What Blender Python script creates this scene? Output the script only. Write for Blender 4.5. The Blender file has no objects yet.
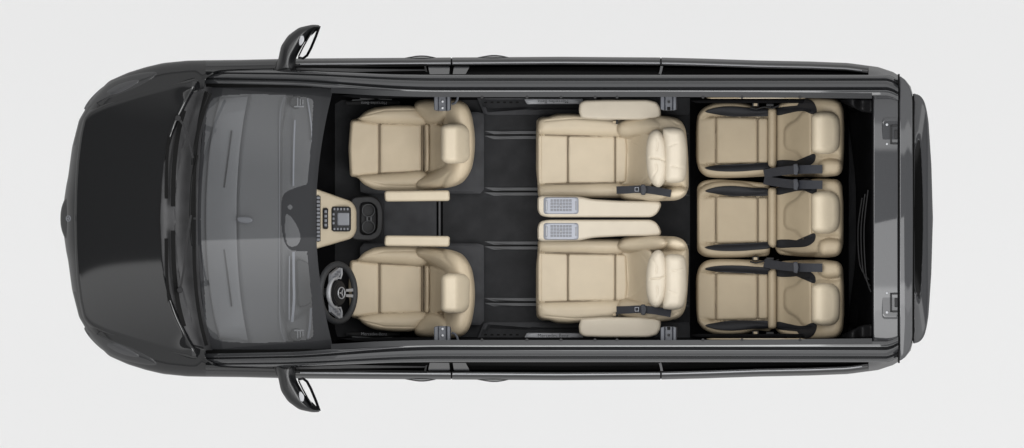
import bpy, math, random
import numpy as np
from mathutils import Vector, Matrix
random.seed(3); rng = np.random.default_rng(5)
C = bpy.context.scene.collection
S = 160.0                      # plan drawing: 160 units to the metre
CX, CY = 512.0, 218.5          # van's centre line runs along y = 218.5 of the plan
def WX(x): return (x - CX) / S
def WY(y): return (CY - y) / S
PI = math.pi

# ------------------------------------------------------------------ materials
def mat(name, col, rough=.5, metal=0., spec=.5, coat=0., bump=None, var=0., coat_rough=.03, emit=None):
    m = bpy.data.materials.new(name); m.use_nodes = True
    nt = m.node_tree; b = nt.nodes['Principled BSDF']
    b.inputs['Base Color'].default_value = (*col, 1); b.inputs['Roughness'].default_value = rough
    b.inputs['Metallic'].default_value = metal; b.inputs['Specular IOR Level'].default_value = spec
    b.inputs['Coat Weight'].default_value = coat; b.inputs['Coat Roughness'].default_value = coat_rough
    tc = nt.nodes.new('ShaderNodeTexCoord')
    if var:
        n = nt.nodes.new('ShaderNodeTexNoise'); n.inputs['Scale'].default_value = 9; n.inputs['Detail'].default_value = 5
        nt.links.new(tc.outputs['Object'], n.inputs['Vector'])
        r = nt.nodes.new('ShaderNodeValToRGB')
        r.color_ramp.elements[0].position = .3; r.color_ramp.elements[1].position = .7
        r.color_ramp.elements[0].color = (*[c * (1 - var) for c in col], 1)
        r.color_ramp.elements[1].color = (*[min(1, c * (1 + var)) for c in col], 1)
        nt.links.new(n.outputs['Fac'], r.inputs['Fac']); nt.links.new(r.outputs['Color'], b.inputs['Base Color'])
    if bump:
        kind, sc, st = bump
        t = nt.nodes.new('ShaderNodeTexVoronoi' if kind == 'grain' else 'ShaderNodeTexNoise')
        t.inputs['Scale'].default_value = sc
        nt.links.new(tc.outputs['Object'], t.inputs['Vector'])
        bp = nt.nodes.new('ShaderNodeBump'); bp.inputs['Strength'].default_value = st; bp.inputs['Distance'].default_value = .002
        nt.links.new(t.outputs[0], bp.inputs['Height']); nt.links.new(bp.outputs['Normal'], b.inputs['Normal'])
    return m
M = {}
M['trim'] = mat('black_plastic', (.012, .012, .013), .55, 0, .3, bump=('noise', 400, .3), var=.15)
M['cowl'] = mat('cowl_plastic', (.045, .045, .047), .5, 0, .4, bump=('noise', 300, .3), var=.2)
M['rubber'] = mat('rubber', (.004, .004, .004), .7, 0, .15)
M['void'] = mat('dark_lining', (.0035, .0035, .004), .9, 0, .1, var=.3)
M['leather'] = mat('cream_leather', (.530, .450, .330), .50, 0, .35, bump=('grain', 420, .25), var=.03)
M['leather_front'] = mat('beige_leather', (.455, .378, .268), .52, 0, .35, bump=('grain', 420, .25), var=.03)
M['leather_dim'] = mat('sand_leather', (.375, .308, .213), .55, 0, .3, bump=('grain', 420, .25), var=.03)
M['leather_lit'] = mat('lit_leather', (.52, .462, .370), .5, 0, .35, bump=('grain', 420, .25), var=.03)  # paler because headrests and armrests stand in more light; put into the colour
M['leather_half_lit'] = mat('half_lit_leather', (.50, .430, .320), .5, 0, .35, bump=('grain', 420, .25), var=.03)  # brighter seat leather: light caught by headrests and front armrests is in the colour
M['leather_dark'] = mat('anthracite_leather', (.013, .0135, .016), .6, 0, .25, bump=('grain', 420, .25), var=.1)
M['stitch'] = mat('seam_thread', (.19, .145, .095), .8)
M['belt'] = mat('belt_webbing', (.030, .032, .039), .6, 0, .4, bump=('noise', 900, .4), var=.1)
M['carpet'] = mat('floor_covering', (.021, .0215, .0235), .75, 0, .3, bump=('noise', 500, .6), var=.25)
M['carpet_light'] = mat('floor_mat', (.050, .051, .055), .75, 0, .3, bump=('noise', 500, .6), var=.2)
M['rail'] = mat('rail_metal', (.026, .027, .029), .45, .2, .5, var=.1)
M['dash'] = mat('dashboard_skin', (.108, .110, .115), .65, 0, .3)
M['dash_top'] = mat('dash_top_skin', (.165, .168, .175), .6, 0, .35, var=.03)
M['dash_dark'] = mat('dashboard_lower_skin', (.030, .031, .033), .6, 0, .35, bump=('grain', 500, .2), var=.06)
M['silver'] = mat('satin_silver', (.36, .365, .38), .35, .3, .5)
M['silver_paint'] = mat('silver_plastic', (.22, .23, .26), .4, .2, .5, var=.05)
M['steel'] = mat('bracket_steel', (.055, .059, .070), .5, .1, .5, var=.15)
M['chrome'] = mat('chrome', (.8, .8, .82), .08, 1)
M['bolt'] = mat('zinc_bolt', (.33, .335, .35), .4, .2)
M['mirror'] = mat('mirror_glass', (.6, .6, .62), .03, 1)
M['gloss'] = mat('gloss_black', (.008, .008, .009), .12, 0, .5)
M['plate'] = mat('tread_plate', (.24, .245, .26), .4, .2, .5, var=.1)
M['letter'] = mat('tread_lettering', (.022, .022, .025), .6)
M['button'] = mat('button_grey', (.13, .135, .15), .4, .1)
M['tan_trim'] = mat('tan_console_trim', (.45, .385, .28), .5, 0, .35, bump=('grain', 500, .2), var=.03)

def mix_mat(name, diff, gl, rough):
    m = bpy.data.materials.new(name); m.use_nodes = True; nt = m.node_tree
    nt.nodes.remove(nt.nodes['Principled BSDF']); out = nt.nodes['Material Output']
    d = nt.nodes.new('ShaderNodeBsdfDiffuse'); d.inputs[0].default_value = (*diff, 1)
    g = nt.nodes.new('ShaderNodeBsdfGlossy'); g.inputs['Roughness'].default_value = rough
    x = nt.nodes.new('ShaderNodeMixShader'); x.inputs[0].default_value = gl
    nt.links.new(d.outputs[0], x.inputs[1]); nt.links.new(g.outputs[0], x.inputs[2]); nt.links.new(x.outputs[0], out.inputs[0])
    return m
def paint(name, col, g0, g1, rough, flake=.15):
    m = bpy.data.materials.new(name); m.use_nodes = True; nt = m.node_tree; L = nt.links
    nt.nodes.remove(nt.nodes['Principled BSDF']); out = nt.nodes['Material Output']
    tc = nt.nodes.new('ShaderNodeTexCoord'); no = nt.nodes.new('ShaderNodeTexNoise'); no.inputs['Scale'].default_value = 260; L.new(tc.outputs['Object'], no.inputs['Vector'])
    r = nt.nodes.new('ShaderNodeValToRGB'); r.color_ramp.elements[0].color = (*[c * (1 - flake) for c in col], 1); r.color_ramp.elements[1].color = (*[c * (1 + flake) for c in col], 1)
    L.new(no.outputs['Fac'], r.inputs[0])
    d = nt.nodes.new('ShaderNodeBsdfDiffuse'); L.new(r.outputs[0], d.inputs[0])
    g = nt.nodes.new('ShaderNodeBsdfGlossy'); g.inputs['Roughness'].default_value = rough
    lw = nt.nodes.new('ShaderNodeLayerWeight'); lw.inputs[0].default_value = .5
    p = nt.nodes.new('ShaderNodeMath'); p.operation = 'POWER'; L.new(lw.outputs['Facing'], p.inputs[0]); p.inputs[1].default_value = 4
    q = nt.nodes.new('ShaderNodeMath'); q.operation = 'MULTIPLY_ADD'; L.new(p.outputs[0], q.inputs[0]); q.inputs[1].default_value = g1; q.inputs[2].default_value = g0
    x = nt.nodes.new('ShaderNodeMixShader'); L.new(q.outputs[0], x.inputs[0])
    L.new(d.outputs[0], x.inputs[1]); L.new(g.outputs[0], x.inputs[2]); L.new(x.outputs[0], out.inputs[0])
    return m
M['paint'] = paint('black_metallic_paint', (.0075, .0078, .0085), .062, .26, .05)
M['shell'] = paint('mirror_shell_paint', (.010, .0105, .0115), .06, .15, .30)
M['rail_sheen_paint'] = paint('rail_sheen_paint', (.030, .031, .033), .085, .20, .08)  # body paint turned greyer, with the rails' reflections put into its base colour
M['lamp_lens'] = paint('headlight_lens', (.016, .0165, .018), .075, .25, .03, .02)
M['paint_grey'] = paint('frame_paint', (.042, .043, .046), .068, .15, .03)
M['flange'] = paint('flange_paint', (.020, .0205, .022), .018, .08, .3)
M['privacy'] = mix_mat('privacy_glass', (.003, .003, .003), .012, .08)
def glass(name, tint, film, filmcol, gl):
    m = bpy.data.materials.new(name); m.use_nodes = True; nt = m.node_tree
    nt.nodes.remove(nt.nodes['Principled BSDF']); out = nt.nodes['Material Output']
    t = nt.nodes.new('ShaderNodeBsdfTransparent'); t.inputs[0].default_value = (*tint, 1)
    d = nt.nodes.new('ShaderNodeBsdfDiffuse'); d.inputs[0].default_value = (*filmcol, 1)
    g = nt.nodes.new('ShaderNodeBsdfGlossy'); g.inputs['Roughness'].default_value = .02
    x = nt.nodes.new('ShaderNodeMixShader'); x.inputs[0].default_value = film
    y = nt.nodes.new('ShaderNodeMixShader'); y.inputs[0].default_value = gl
    nt.links.new(t.outputs[0], x.inputs[1]); nt.links.new(d.outputs[0], x.inputs[2])
    nt.links.new(x.outputs[0], y.inputs[1]); nt.links.new(g.outputs[0], y.inputs[2]); nt.links.new(y.outputs[0], out.inputs[0])
    return m
M['glass'] = glass('tinted_windscreen_glass', (.84, .85, .86), .115, (.28, .285, .29), .075)
M['frit'] = glass('frit_glass', (.25, .25, .26), .82, (.045, .046, .049), .02)

# ------------------------------------------------------------------ mesh helpers
class MB:
    def __init__(s): s.v = []; s.f = []; s.m = []
    def add(s, V, F, mi=0):
        o = len(s.v); s.v += [tuple(map(float, p)) for p in V]; s.f += [tuple(int(i) + o for i in f) for f in F]; s.m += [mi] * len(F)
    def build(s, name, mats, parent=None, ang=40, smooth=True):
        me = bpy.data.meshes.new(name); me.from_pydata(s.v, [], s.f)
        for k in (mats if isinstance(mats, (list, tuple)) else [mats]): me.materials.append(k)
        me.polygons.foreach_set('material_index', s.m)
        me.polygons.foreach_set('use_smooth', [smooth] * len(s.f))
        me.update()
        if smooth: me.set_sharp_from_angle(angle=math.radians(ang))
        o = bpy.data.objects.new(name, me); C.objects.link(o)
        if parent: o.parent = parent
        return o
def empty(name, parent=None, loc=(0, 0, 0)):
    o = bpy.data.objects.new(name, None); C.objects.link(o); o.empty_display_size = .1
    if parent: o.parent = parent
    o.location = loc; return o
def smooth_closed(P, n):
    P = np.array(P, float); k = len(P); out = []
    for i in range(k):
        p0, p1, p2, p3 = P[i - 1], P[i], P[(i + 1) % k], P[(i + 2) % k]
        for j in range(12):
            t = j / 12; out.append(.5 * (2 * p1 + (p2 - p0) * t + (2 * p0 - 5 * p1 + 4 * p2 - p3) * t * t + (3 * p1 - p0 - 3 * p2 + p3) * t ** 3))
    return resample(np.array(out), n)
def resample(P, n):
    Q = np.vstack([P, P[:1]]); L = np.r_[0, np.cumsum(np.linalg.norm(np.diff(Q, axis=0), axis=1))]
    s = np.linspace(0, L[-1], n, endpoint=False)
    return np.c_[np.interp(s, L, Q[:, 0]), np.interp(s, L, Q[:, 1])]
def rpoly(P, r, n=96):
    """corner-rounded polygon; r a number or one per corner"""
    P = np.array(P, float); k = len(P); out = []
    rs = r if isinstance(r, (list, tuple)) else [r] * k
    for i in range(k):
        a, b, c = P[i - 1], P[i], P[(i + 1) % k]; u = a - b; v = c - b
        lu, lv = np.linalg.norm(u), np.linalg.norm(v); d = min(rs[i], lu * .49, lv * .49)
        p, q = b + u / lu * d, b + v / lv * d
        for t in np.linspace(0, 1, 9): out.append((1 - t) ** 2 * p + 2 * t * (1 - t) * b + t * t * q)
    return resample(np.array(out), n)
def rect(x0, y0, x1, y1, r=2, n=64): return rpoly([(x0, y0), (x1, y0), (x1, y1), (x0, y1)], r, n)
def sdf(P, x, y):
    """signed distance, positive inside"""
    P = np.asarray(P, float); d2 = np.full(x.shape, 1e9); ins = np.zeros(x.shape, bool)
    Q = np.roll(P, -1, 0)
    for a, b in zip(P, Q):
        ex, ey = b - a; L = ex * ex + ey * ey + 1e-12
        t = np.clip(((x - a[0]) * ex + (y - a[1]) * ey) / L, 0, 1)
        d2 = np.minimum(d2, (x - a[0] - t * ex) ** 2 + (y - a[1] - t * ey) ** 2)
        c = ((a[1] > y) != (b[1] > y)); xi = a[0] + (y - a[1]) * ex / (ey if abs(ey) > 1e-12 else 1e-12)
        ins ^= c & (x < xi)
    return np.where(ins, 1, -1) * np.sqrt(d2)
def prof(s, r): e = np.clip(s / r, 0, 1); return np.sqrt(1 - (1 - e) ** 2)
def sst(a, b, x): t = np.clip((x - a) / (b - a), 0, 1); return t * t * (3 - 2 * t)
def segd(x, y, ax, ay, bx, by):
    ex, ey = bx - ax, by - ay; t = np.clip(((x - ax) * ex + (y - ay) * ey) / (ex * ex + ey * ey), 0, 1)
    return np.hypot(x - ax - t * ex, y - ay - t * ey)
def seam(x, y, pts, w=1.0, d=.008):
    g = 0
    for a, b in zip(pts[:-1], pts[1:]): g = np.maximum(g, np.exp(-(segd(x, y, *a, *b) / w) ** 2))
    return -d * g
def flip(P): P = np.array(P, float).copy(); P[:, 1] = 2 * CY - P[:, 1]; return P[::-1]
def pad(mb, P, z0, H, r=3, rk=1., nring=24, mi=0, c=None, mifun=None, close=True):
    """solid with outline P (plan units), vertical sides from z0, top surface H(x,y), edges rounded over r plan units"""
    P = np.asarray(P, float); n = len(P)
    if c is None: c = (P.max(0) + P.min(0)) / 2
    c = np.array(c, float)
    Hf = H if callable(H) else (lambda x, y: np.full(x.shape, float(H)))
    T = np.linspace(0, 1, nring + 1)[:-1] ** 1.25
    R = np.array([c + (P - c) * (1 - t) for t in T]); xs = R[:, :, 0].ravel(); ys = R[:, :, 1].ravel()
    Pc = P if n <= 100 else (P[::2] if n < 200 else P[::3])
    s = np.maximum(sdf(Pc, xs, ys), 0); s[:n] = 0
    z = Hf(xs, ys) - r / S * rk * (1 - prof(s, r)); z = np.maximum(z, z0 + .0005)
    V = np.c_[WX(xs), WY(ys), z]
    zc = Hf(np.array([c[0]]), np.array([c[1]]))[0]
    V = np.vstack([V, [[WX(c[0]), WY(c[1]), zc]], np.c_[WX(P[:, 0]), WY(P[:, 1]), np.full(n, z0)]])
    F = []; A = 0.5 * np.sum(P[:, 0] * np.roll(P[:, 1], -1) - P[:, 1] * np.roll(P[:, 0], -1)); cw = A > 0
    def q(a, b, c_, d): F.append((a, b, c_, d) if not cw else (d, c_, b, a))
    m = len(T)
    for k in range(m - 1):
        for i in range(n):
            j = (i + 1) % n; q(k * n + i, k * n + j, (k + 1) * n + j, (k + 1) * n + i)
    ci = m * n
    for i in range(n):
        j = (i + 1) % n; f = ((m - 1) * n + i, (m - 1) * n + j, ci); F.append(f if not cw else f[::-1])
    b = ci + 1
    for i in range(n):
        j = (i + 1) % n; q(b + i, b + j, j, i)
    if close: F.append(tuple(range(b, b + n)) if cw else tuple(range(b, b + n))[::-1])
    mb.add(V, F, mi)
    if mifun is not None:
        nf = len(F); V3 = V
        for fi, f in enumerate(F):
            if len(f) <= 4:
                p = V3[list(f)].mean(0); k = mifun(p[0] * S + CX, CY - p[1] * S)
                if k: mb.m[len(mb.m) - nf + fi] = k
    return mb
def hmax(comps, low):
    """comps: (poly, z or z(x,y), soft, drop)"""
    def H(x, y):
        z = np.full(x.shape, float(low))
        for P, zt, soft, h in comps:
            s = sdf(P, x, y); zz = zt(x, y) if callable(zt) else zt
            v = zz - h * (1 - prof(s, soft)) - .035 * np.maximum(-s, 0)
            z = np.maximum(z, v)
        return z
    return H
def tube(mb, pts, r, n=8, mi=0, closed=False):
    pts = [Vector(p) for p in pts]; k = len(pts); V = []; F = []
    rr = r if isinstance(r, (list, tuple)) else [r] * k
    for i, p in enumerate(pts):
        a = pts[i - 1] if (i or closed) else p; b = pts[(i + 1) % k] if (i < k - 1 or closed) else p
        d = (b - a).normalized(); u = d.cross(Vector((0, 0, 1)))
        if u.length < 1e-3: u = d.cross(Vector((0, 1, 0)))
        u.normalize(); w = d.cross(u)
        for j in range(n):
            t = 2 * PI * j / n; V.append(p + (u * math.cos(t) + w * math.sin(t)) * rr[i])
    for i in range(k if closed else k - 1):
        for j in range(n):
            a = i * n + j; b = i * n + (j + 1) % n; c = ((i + 1) % k) * n + (j + 1) % n; d = ((i + 1) % k) * n + j; F.append((a, b, c, d))
    if not closed: F.append(tuple(range(n))[::-1]); F.append(tuple(range((k - 1) * n, k * n)))
    mb.add(V, F, mi)
def strap(mb, pts, w, th=.003, mi=0, sub=6):
    """belt webbing: pts (x, y, z) plan units + metres, width w plan units across in plan"""
    P = np.array(pts, float); Q = []
    for i in range(len(P) - 1):
        p0, p1, p2, p3 = P[max(i - 1, 0)], P[i], P[i + 1], P[min(i + 2, len(P) - 1)]
        for j in range(sub):
            t = j / sub; Q.append(.5 * (2 * p1 + (p2 - p0) * t + (2 * p0 - 5 * p1 + 4 * p2 - p3) * t * t + (3 * p1 - p0 - 3 * p2 + p3) * t ** 3))
    Q.append(P[-1]); Q = np.array(Q); V = []; F = []
    for i in range(len(Q)):
        d = Q[min(i + 1, len(Q) - 1)] - Q[max(i - 1, 0)]; nrm = np.array([-d[1], d[0]]) / (np.hypot(d[0], d[1]) + 1e-9) * w / 2
        for sg, dz in ((1, 0), (-1, 0), (-1, -th), (1, -th)):
            V.append((WX(Q[i][0] + sg * nrm[0]), WY(Q[i][1] + sg * nrm[1]), Q[i][2] + dz))
    for i in range(len(Q) - 1):
        for j in range(4):
            a = i * 4 + j; b = i * 4 + (j + 1) % 4; F.append((a, b, b + 4, a + 4))
    F.append((0, 1, 2, 3)); F.append(tuple(len(V) - 4 + k for k in (3, 2, 1, 0)))
    mb.add(V, F, mi)
def box(mb, x0, y0, x1, y1, z0, z1, r=.8, mi=0): pad(mb, rect(x0, y0, x1, y1, r, 32), z0, z1, min(r, 1.2), 1, 5, mi)
def cyl(mb, x, y, z0, z1, r, n=20, mi=0, e=.5):
    pad(mb, [(x + r * math.cos(2 * PI * k / n), y + r * math.sin(2 * PI * k / n)) for k in range(n)], z0, z1, e, 1, 4, mi)
def loft(mb, curves, xs, sgn, sub=3, mi=0, flat=None):
    """curves: list of [(x, w, z)...] rows across the body; xs stations; sgn +1 = upper side of the plan"""
    W = []
    for cv in curves:
        cv = np.array(cv, float); W.append(np.c_[np.interp(xs, cv[:, 0], cv[:, 1]), np.interp(xs, cv[:, 0], cv[:, 2])])
    W = np.array(W)                                   # rows, stations, 2
    R = []
    for i in range(len(W) - 1):
        p0, p1, p2, p3 = W[max(i - 1, 0)], W[i], W[i + 1], W[min(i + 2, len(W) - 1)]
        for j in range(sub):
            t = j / sub; R.append(.5 * (2 * p1 + (p2 - p0) * t + (2 * p0 - 5 * p1 + 4 * p2 - p3) * t * t + (3 * p1 - p0 - 3 * p2 + p3) * t ** 3))
    R.append(W[-1]); R = np.array(R); nr, ns = R.shape[:2]; V = []; F = []
    for i in range(nr):
        for j in range(ns): V.append((WX(xs[j]), sgn * R[i, j, 0] / S, R[i, j, 1]))
    for i in range(nr - 1):
        for j in range(ns - 1):
            a = i * ns + j; f = (a, a + 1, a + ns + 1, a + ns); F.append(f if sgn > 0 else f[::-1])
    mb.add(V, F, mi)
def text(body, size, loc, rot, m, parent, name='lettering', ext=.0006):
    cu = bpy.data.curves.new(name, 'FONT'); cu.body = body; cu.size = size; cu.extrude = ext; cu.align_x = 'CENTER'; cu.align_y = 'CENTER'
    t = bpy.data.objects.new(name, cu); C.objects.link(t)
    me = bpy.data.meshes.new_from_object(t.evaluated_get(bpy.context.evaluated_depsgraph_get()))
    C.objects.unlink(t); bpy.data.objects.remove(t); me.materials.clear(); me.materials.append(m)
    o = bpy.data.objects.new(name, me); C.objects.link(o); o.parent = parent; o.location = loc; o.rotation_euler = rot; return o
def framed(V, o, u, v, n): return [Vector(o) + Vector(u) * p[0] + Vector(v) * p[1] + Vector(n) * p[2] for p in V]
def prism(mb, P, o, u, v, n, h0, h1, mi=0):
    k = len(P); V = framed([(p[0], p[1], h0) for p in P] + [(p[0], p[1], h1) for p in P], o, u, v, n)
    F = [(i, (i + 1) % k, k + (i + 1) % k, k + i) for i in range(k)] + [tuple(range(k))[::-1], tuple(range(k, 2 * k))]
    mb.add(V, F, mi)
def star(name, o, R, u, v, n, m, parent):
    """three-pointed star inside a ring"""
    mb = MB(); pts = framed([(R * math.cos(2 * PI * k / 28), R * math.sin(2 * PI * k / 28), 0) for k in range(28)], o, u, v, n)
    tube(mb, pts, R * .11, 6, closed=True)
    for k in range(3):
        a = PI / 2 + 2 * PI * k / 3; d = (math.cos(a), math.sin(a)); q = (-d[1], d[0]); b = R * .17
        prism(mb, [(-q[0] * b, -q[1] * b), (q[0] * b, q[1] * b), (d[0] * R * .97, d[1] * R * .97)], o, u, v, n, -R * .03, R * .1)
    return mb.build(name, m, parent)

# ------------------------------------------------------------------ the backdrop
bk = MB(); bk.add([(-60, -60, -9), (60, -60, -9), (60, 60, -9), (-60, 60, -9)], [(0, 1, 2, 3)])
BD = mat('pale_grey_backdrop', (.86, .86, .86), .9, 0, 0.)
bd = bk.build('backdrop', BD, smooth=False); bd['kind'] = 'structure'

# ------------------------------------------------------------------ the van
van = empty('van')
van['label'] = 'black passenger van seen from above with its roof cut away over seven cream leather seats'
van['category'] = 'van'

WK = np.array([(62, 0), (64, 18), (68, 41.5), (72, 71), (79, 98.5), (91.6, 120), (109, 137.5), (128, 145.5), (146, 151.5), (163, 155.5), (187, 158), (240, 158.6), (300, 160),
               (450, 161), (560, 161.7), (660, 161), (700, 160), (760, 158), (810, 157), (848, 155.5), (878, 151.5), (893, 146.5), (905, 139), (910.5, 132), (912.5, 125)], float)
def Wd(x): return np.interp(x, WK[:, 0], WK[:, 1])
xs_all = np.unique(np.r_[np.arange(200, 880, 6), np.arange(880, 912.6, 1.5), 451, 453, 660, 662, 912.5])

# --- nose: fenders + bumper skin
def zf(x, w):                      # crown of the nose
    return .60 + .52 * np.clip((x - 60) / 145, 0, 1) ** .55 - .10 * np.abs(w / 158) ** 4
def Hf(x, y): return zf(x, CY - y) - .012
top = [(64, 200.5), (66.3, 185), (68, 177), (72, 147.5), (79, 120), (91.6, 98.4), (109, 81), (128, 72.6), (146, 67), (163, 63), (187, 60.6), (206, 60.2)]
full = top + [(250, 60), (250, 2 * CY - 60), (206, 2 * CY - 60.2)] + [(a, 2 * CY - b) for a, b in top[::-1][1:]]
noseP = rpoly(full, 3, 220)
for sg in (1, -1):
    mb = MB(); half = top + [(206, CY), (64, CY)]
    half = np.array(half, float)
    P = rpoly(half if sg > 0 else flip(half), [2] * len(half), 200)
    # fender: everything outboard of the bonnet
    tf = [(72.4, 146), (79, 120), (91.6, 98.4), (109, 81), (128, 72.6), (146, 67), (163, 63), (187, 60.6), (206, 60.2), (236, 60.1), (229, 67), (213, 72.5), (204.5, 80), (204.5, 90), (150, 100), (110, 115), (92, 126), (84, 142)]
    P = rpoly(tf if sg > 0 else flip(tf), 3, 190)
    def Hfen(x, y):
        s = sdf(noseP[::2], x, y)
        return Hf(x, y) - .16 * (1 - prof(s, 26)) + .05 * sst(196, 215, x)
    pad(mb, P, .35, Hfen, .6, 1, 26)
    mb.build('fender', M['paint'], van, 50)
bp = [(64, 200.5), (66.3, 185), (68, 177), (72, 147.5), (79, 120), (91.6, 98.4), (102, 108), (98, 128), (90, 170), (88, CY)]
bpf = bp + [(a, 2 * CY - b) for a, b in bp[::-1][1:]]
mb = MB(); pad(mb, rpoly(bpf, 2, 200), .30, lambda x, y: Hf(x, y) - .22 * (1 - prof(sdf(noseP[::2], x, y), 12)) - .012, 1, 1, 26, c=(90, CY))
bumper = mb.build('front_bumper', M['paint'], van, 50)
gp = rpoly([(69, 196), (64.6, 199), (61.8, 206), (60.6, 212), (60.3, CY), (60.6, 225), (61.8, 231), (64.6, 238), (69, 241)], 3, 90)
mb = MB(); pad(mb, gp, .40, lambda x, y: .50 + .012 * (x - 60), 2.5, 1, 12); mb.build('grille', M['paint'], van)
star('nose_emblem', (WX(68.3), 0, .735), .017, (0, 1, 0), (-.8, 0, .6), (.6, 0, .8), M['silver_paint'], van)

# --- bonnet
hl = [(74, CY), (74.5, 190), (76.5, 160), (80, 134), (84, 117), (90, 110.5), (106, 103), (138, 92.6), (168, 84.5), (190, 78.8), (197, 77.2), (200.5, 79.5), (198.5, 83), (187, 103), (178, 121), (172, 137), (167, 160), (164, 190), (163, CY)]
hfull = hl[:-1] + [(163, CY)] + [(a, 2 * CY - b) for a, b in hl[1:-1][::-1]]
hP = rpoly(hfull, 3, 300)
def Hh(x, y):
    w = CY - y; z = zf(x, w) + .010 - .09 * (w / 160.) ** 2 + .09 * np.abs(w / 158) ** 4
    z = z + .035 * np.exp(-(((x - 191) / 9) ** 2 + ((np.abs(w) - 131) / 9) ** 2))
    return z
mb = MB(); pad(mb, hP, .5, Hh, 4, 1.2, 44, c=(125, CY)); mb.build('hood', M['paint'], van, 60)

# --- headlights
for sg in (1, -1):
    P = [(84, 109), (90, 99), (102, 87.5), (116, 79.5), (132, 74.5), (150, 71.5), (158, 73), (150, 80), (134, 88.5), (118, 95), (102, 101.5), (90, 107.5)]
    P = smooth_closed(P if sg > 0 else flip(P), 110); mb = MB()
    pad(mb, P, .5, lambda x, y: Hf(x, y) - .155 * (1 - prof(sdf(noseP[::2], x, y), 26)) + .006, 2.5, 1, 16)
    hd = mb.build('headlight', M['lamp_lens'], van)
    Q = smooth_closed([(106, 92), (118, 84), (134, 79.5), (140, 81), (130, 88), (114, 95)] if sg > 0 else flip([(106, 92), (118, 84), (134, 79.5), (140, 81), (130, 88), (114, 95)]), 50)
    mb = MB(); pad(mb, Q, .5, lambda x, y: Hf(x, y) - .155 * (1 - prof(sdf(noseP[::2], x, y), 26)) + .016, 4, .8, 12)
    mb.build('lamp_highlight', M['paint_grey'], hd)  # greyer oval over the lens imitates its bright reflection

# --- cowl
cl = [(160, CY), (162, 180), (166, 148), (174, 126), (186, 100), (196, 84), (204, 81), (213, 86), (207, 105), (201, 140), (198.6, 180), (198, CY)]
cf = cl + [(a, 2 * CY - b) for a, b in cl[1:-1][::-1]]
mb = MB()
def Hcowl(x, y):
    w = np.abs(CY - y); xl = 163 + 36 * (w / 138) ** 2.4
    z = 1.035 + .0 * x - .115 * (w / 138) ** 2
    z = z + .018 * np.cos((x - xl) / 5.2) + .006 * np.sin(y / 7.) * (x - xl > 12)
    return z
pad(mb, rpoly(cf, 2, 240), .7, Hcowl, 1, 1, 44, c=(181, CY)); cowl = mb.build('cowl', M['cowl'], van)
mb = MB()
for sg in (1, -1):
    strap(mb, [(170, CY - sg * 90, 1.02), (167, CY - sg * 60, 1.05), (166.5, CY - sg * 20, 1.06)], 3, .01)
mb.build('bonnet_seal', M['rubber'], cowl)

# --- windscreen
def xl(w): return 197.5 + 14 * (np.abs(w) / 131) ** 2
def xr(w): return 316 + 17.5 * (np.abs(w) / 130) ** 2
def zg(x, w):
    u = (x - xl(w)) / (xr(w) - xl(w)); return 1.11 + .70 * u - .05 * u * u - .112 * (w / 131) ** 2
NU, NW = 170, 360
U = np.linspace(0, 1, NU + 1); Wg = np.linspace(-131, 131, NW + 1); V = []; F = []; MI = []
tongueT = smooth_closed([(318, 184), (307, 184.5), (298, 187), (290, 190), (284, 194), (281.5, 203), (281.5, 225), (284, 240), (289, 249), (297, 251), (306, 251), (318, 249)], 60)
eye = smooth_closed([(286, 214.5), (291, 217), (297, 226), (300.5, 236), (299, 243), (294, 246.5), (288, 245), (285.5, 236), (285, 224)], 40)
dot = smooth_closed([(287.5, 207), (290, 204.5), (292.5, 207), (290, 209.7)], 16)
for w in Wg:
    for u in U: x = xl(w) + u * (xr(w) - xl(w)); V.append((WX(x), w / S, zg(x, w)))
cx_, cy_ = [], []
for i in range(NW):
    for j in range(NU):
        a = i * (NU + 1) + j; F.append((a, a + 1, a + NU + 2, a + NU + 1))
        cx_.append(.25 * sum(V[k][0] for k in F[-1]) * S + CX); cy_.append(CY - .25 * sum(V[k][1] for k in F[-1]) * S)
cx_ = np.array(cx_); cy_ = np.array(cy_); wa = np.abs(CY - cy_)
# clear area: inside a rounded outline
clear = [(206.5, 112), (211, 99), (222, 95.5), (250, 93.8), (285, 95), (308, 97.5), (313.5, 100), (312.5, 120), (311.5, 140), (309, 165), (307, 184), (306, CY)]
clear = rpoly(clear + [(a, 2 * CY - b) for a, b in clear[:-1][::-1]] + [(202, CY + 30), (200.5, CY), (202, CY - 30)], 5, 240)
inn = (sdf(clear, cx_, cy_) > 0) & ~((sdf(tongueT, cx_, cy_) > 0) & ~(sdf(eye, cx_, cy_) > 0) & ~(sdf(dot, cx_, cy_) > 0))
mb = MB(); mb.add(V, F); mb.m = [0 if k else 1 for k in inn]
ws = mb.build('windshield', [M['glass'], M['frit']], van)
mb = MB()
for sg in (1, -1):       # rubber gap along the A-pillar
    strap(mb, [(x, CY - sg * (133.4 - .012 * (x - 210)), zg(min(x, 330), 131) + .004) for x in (206, 225, 250, 280, 305, 322)] + [(331, CY - sg * 131.3, 1.735)], 3.4, .01)
mb.build('windshield_seal', M['rubber'], ws)
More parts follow.
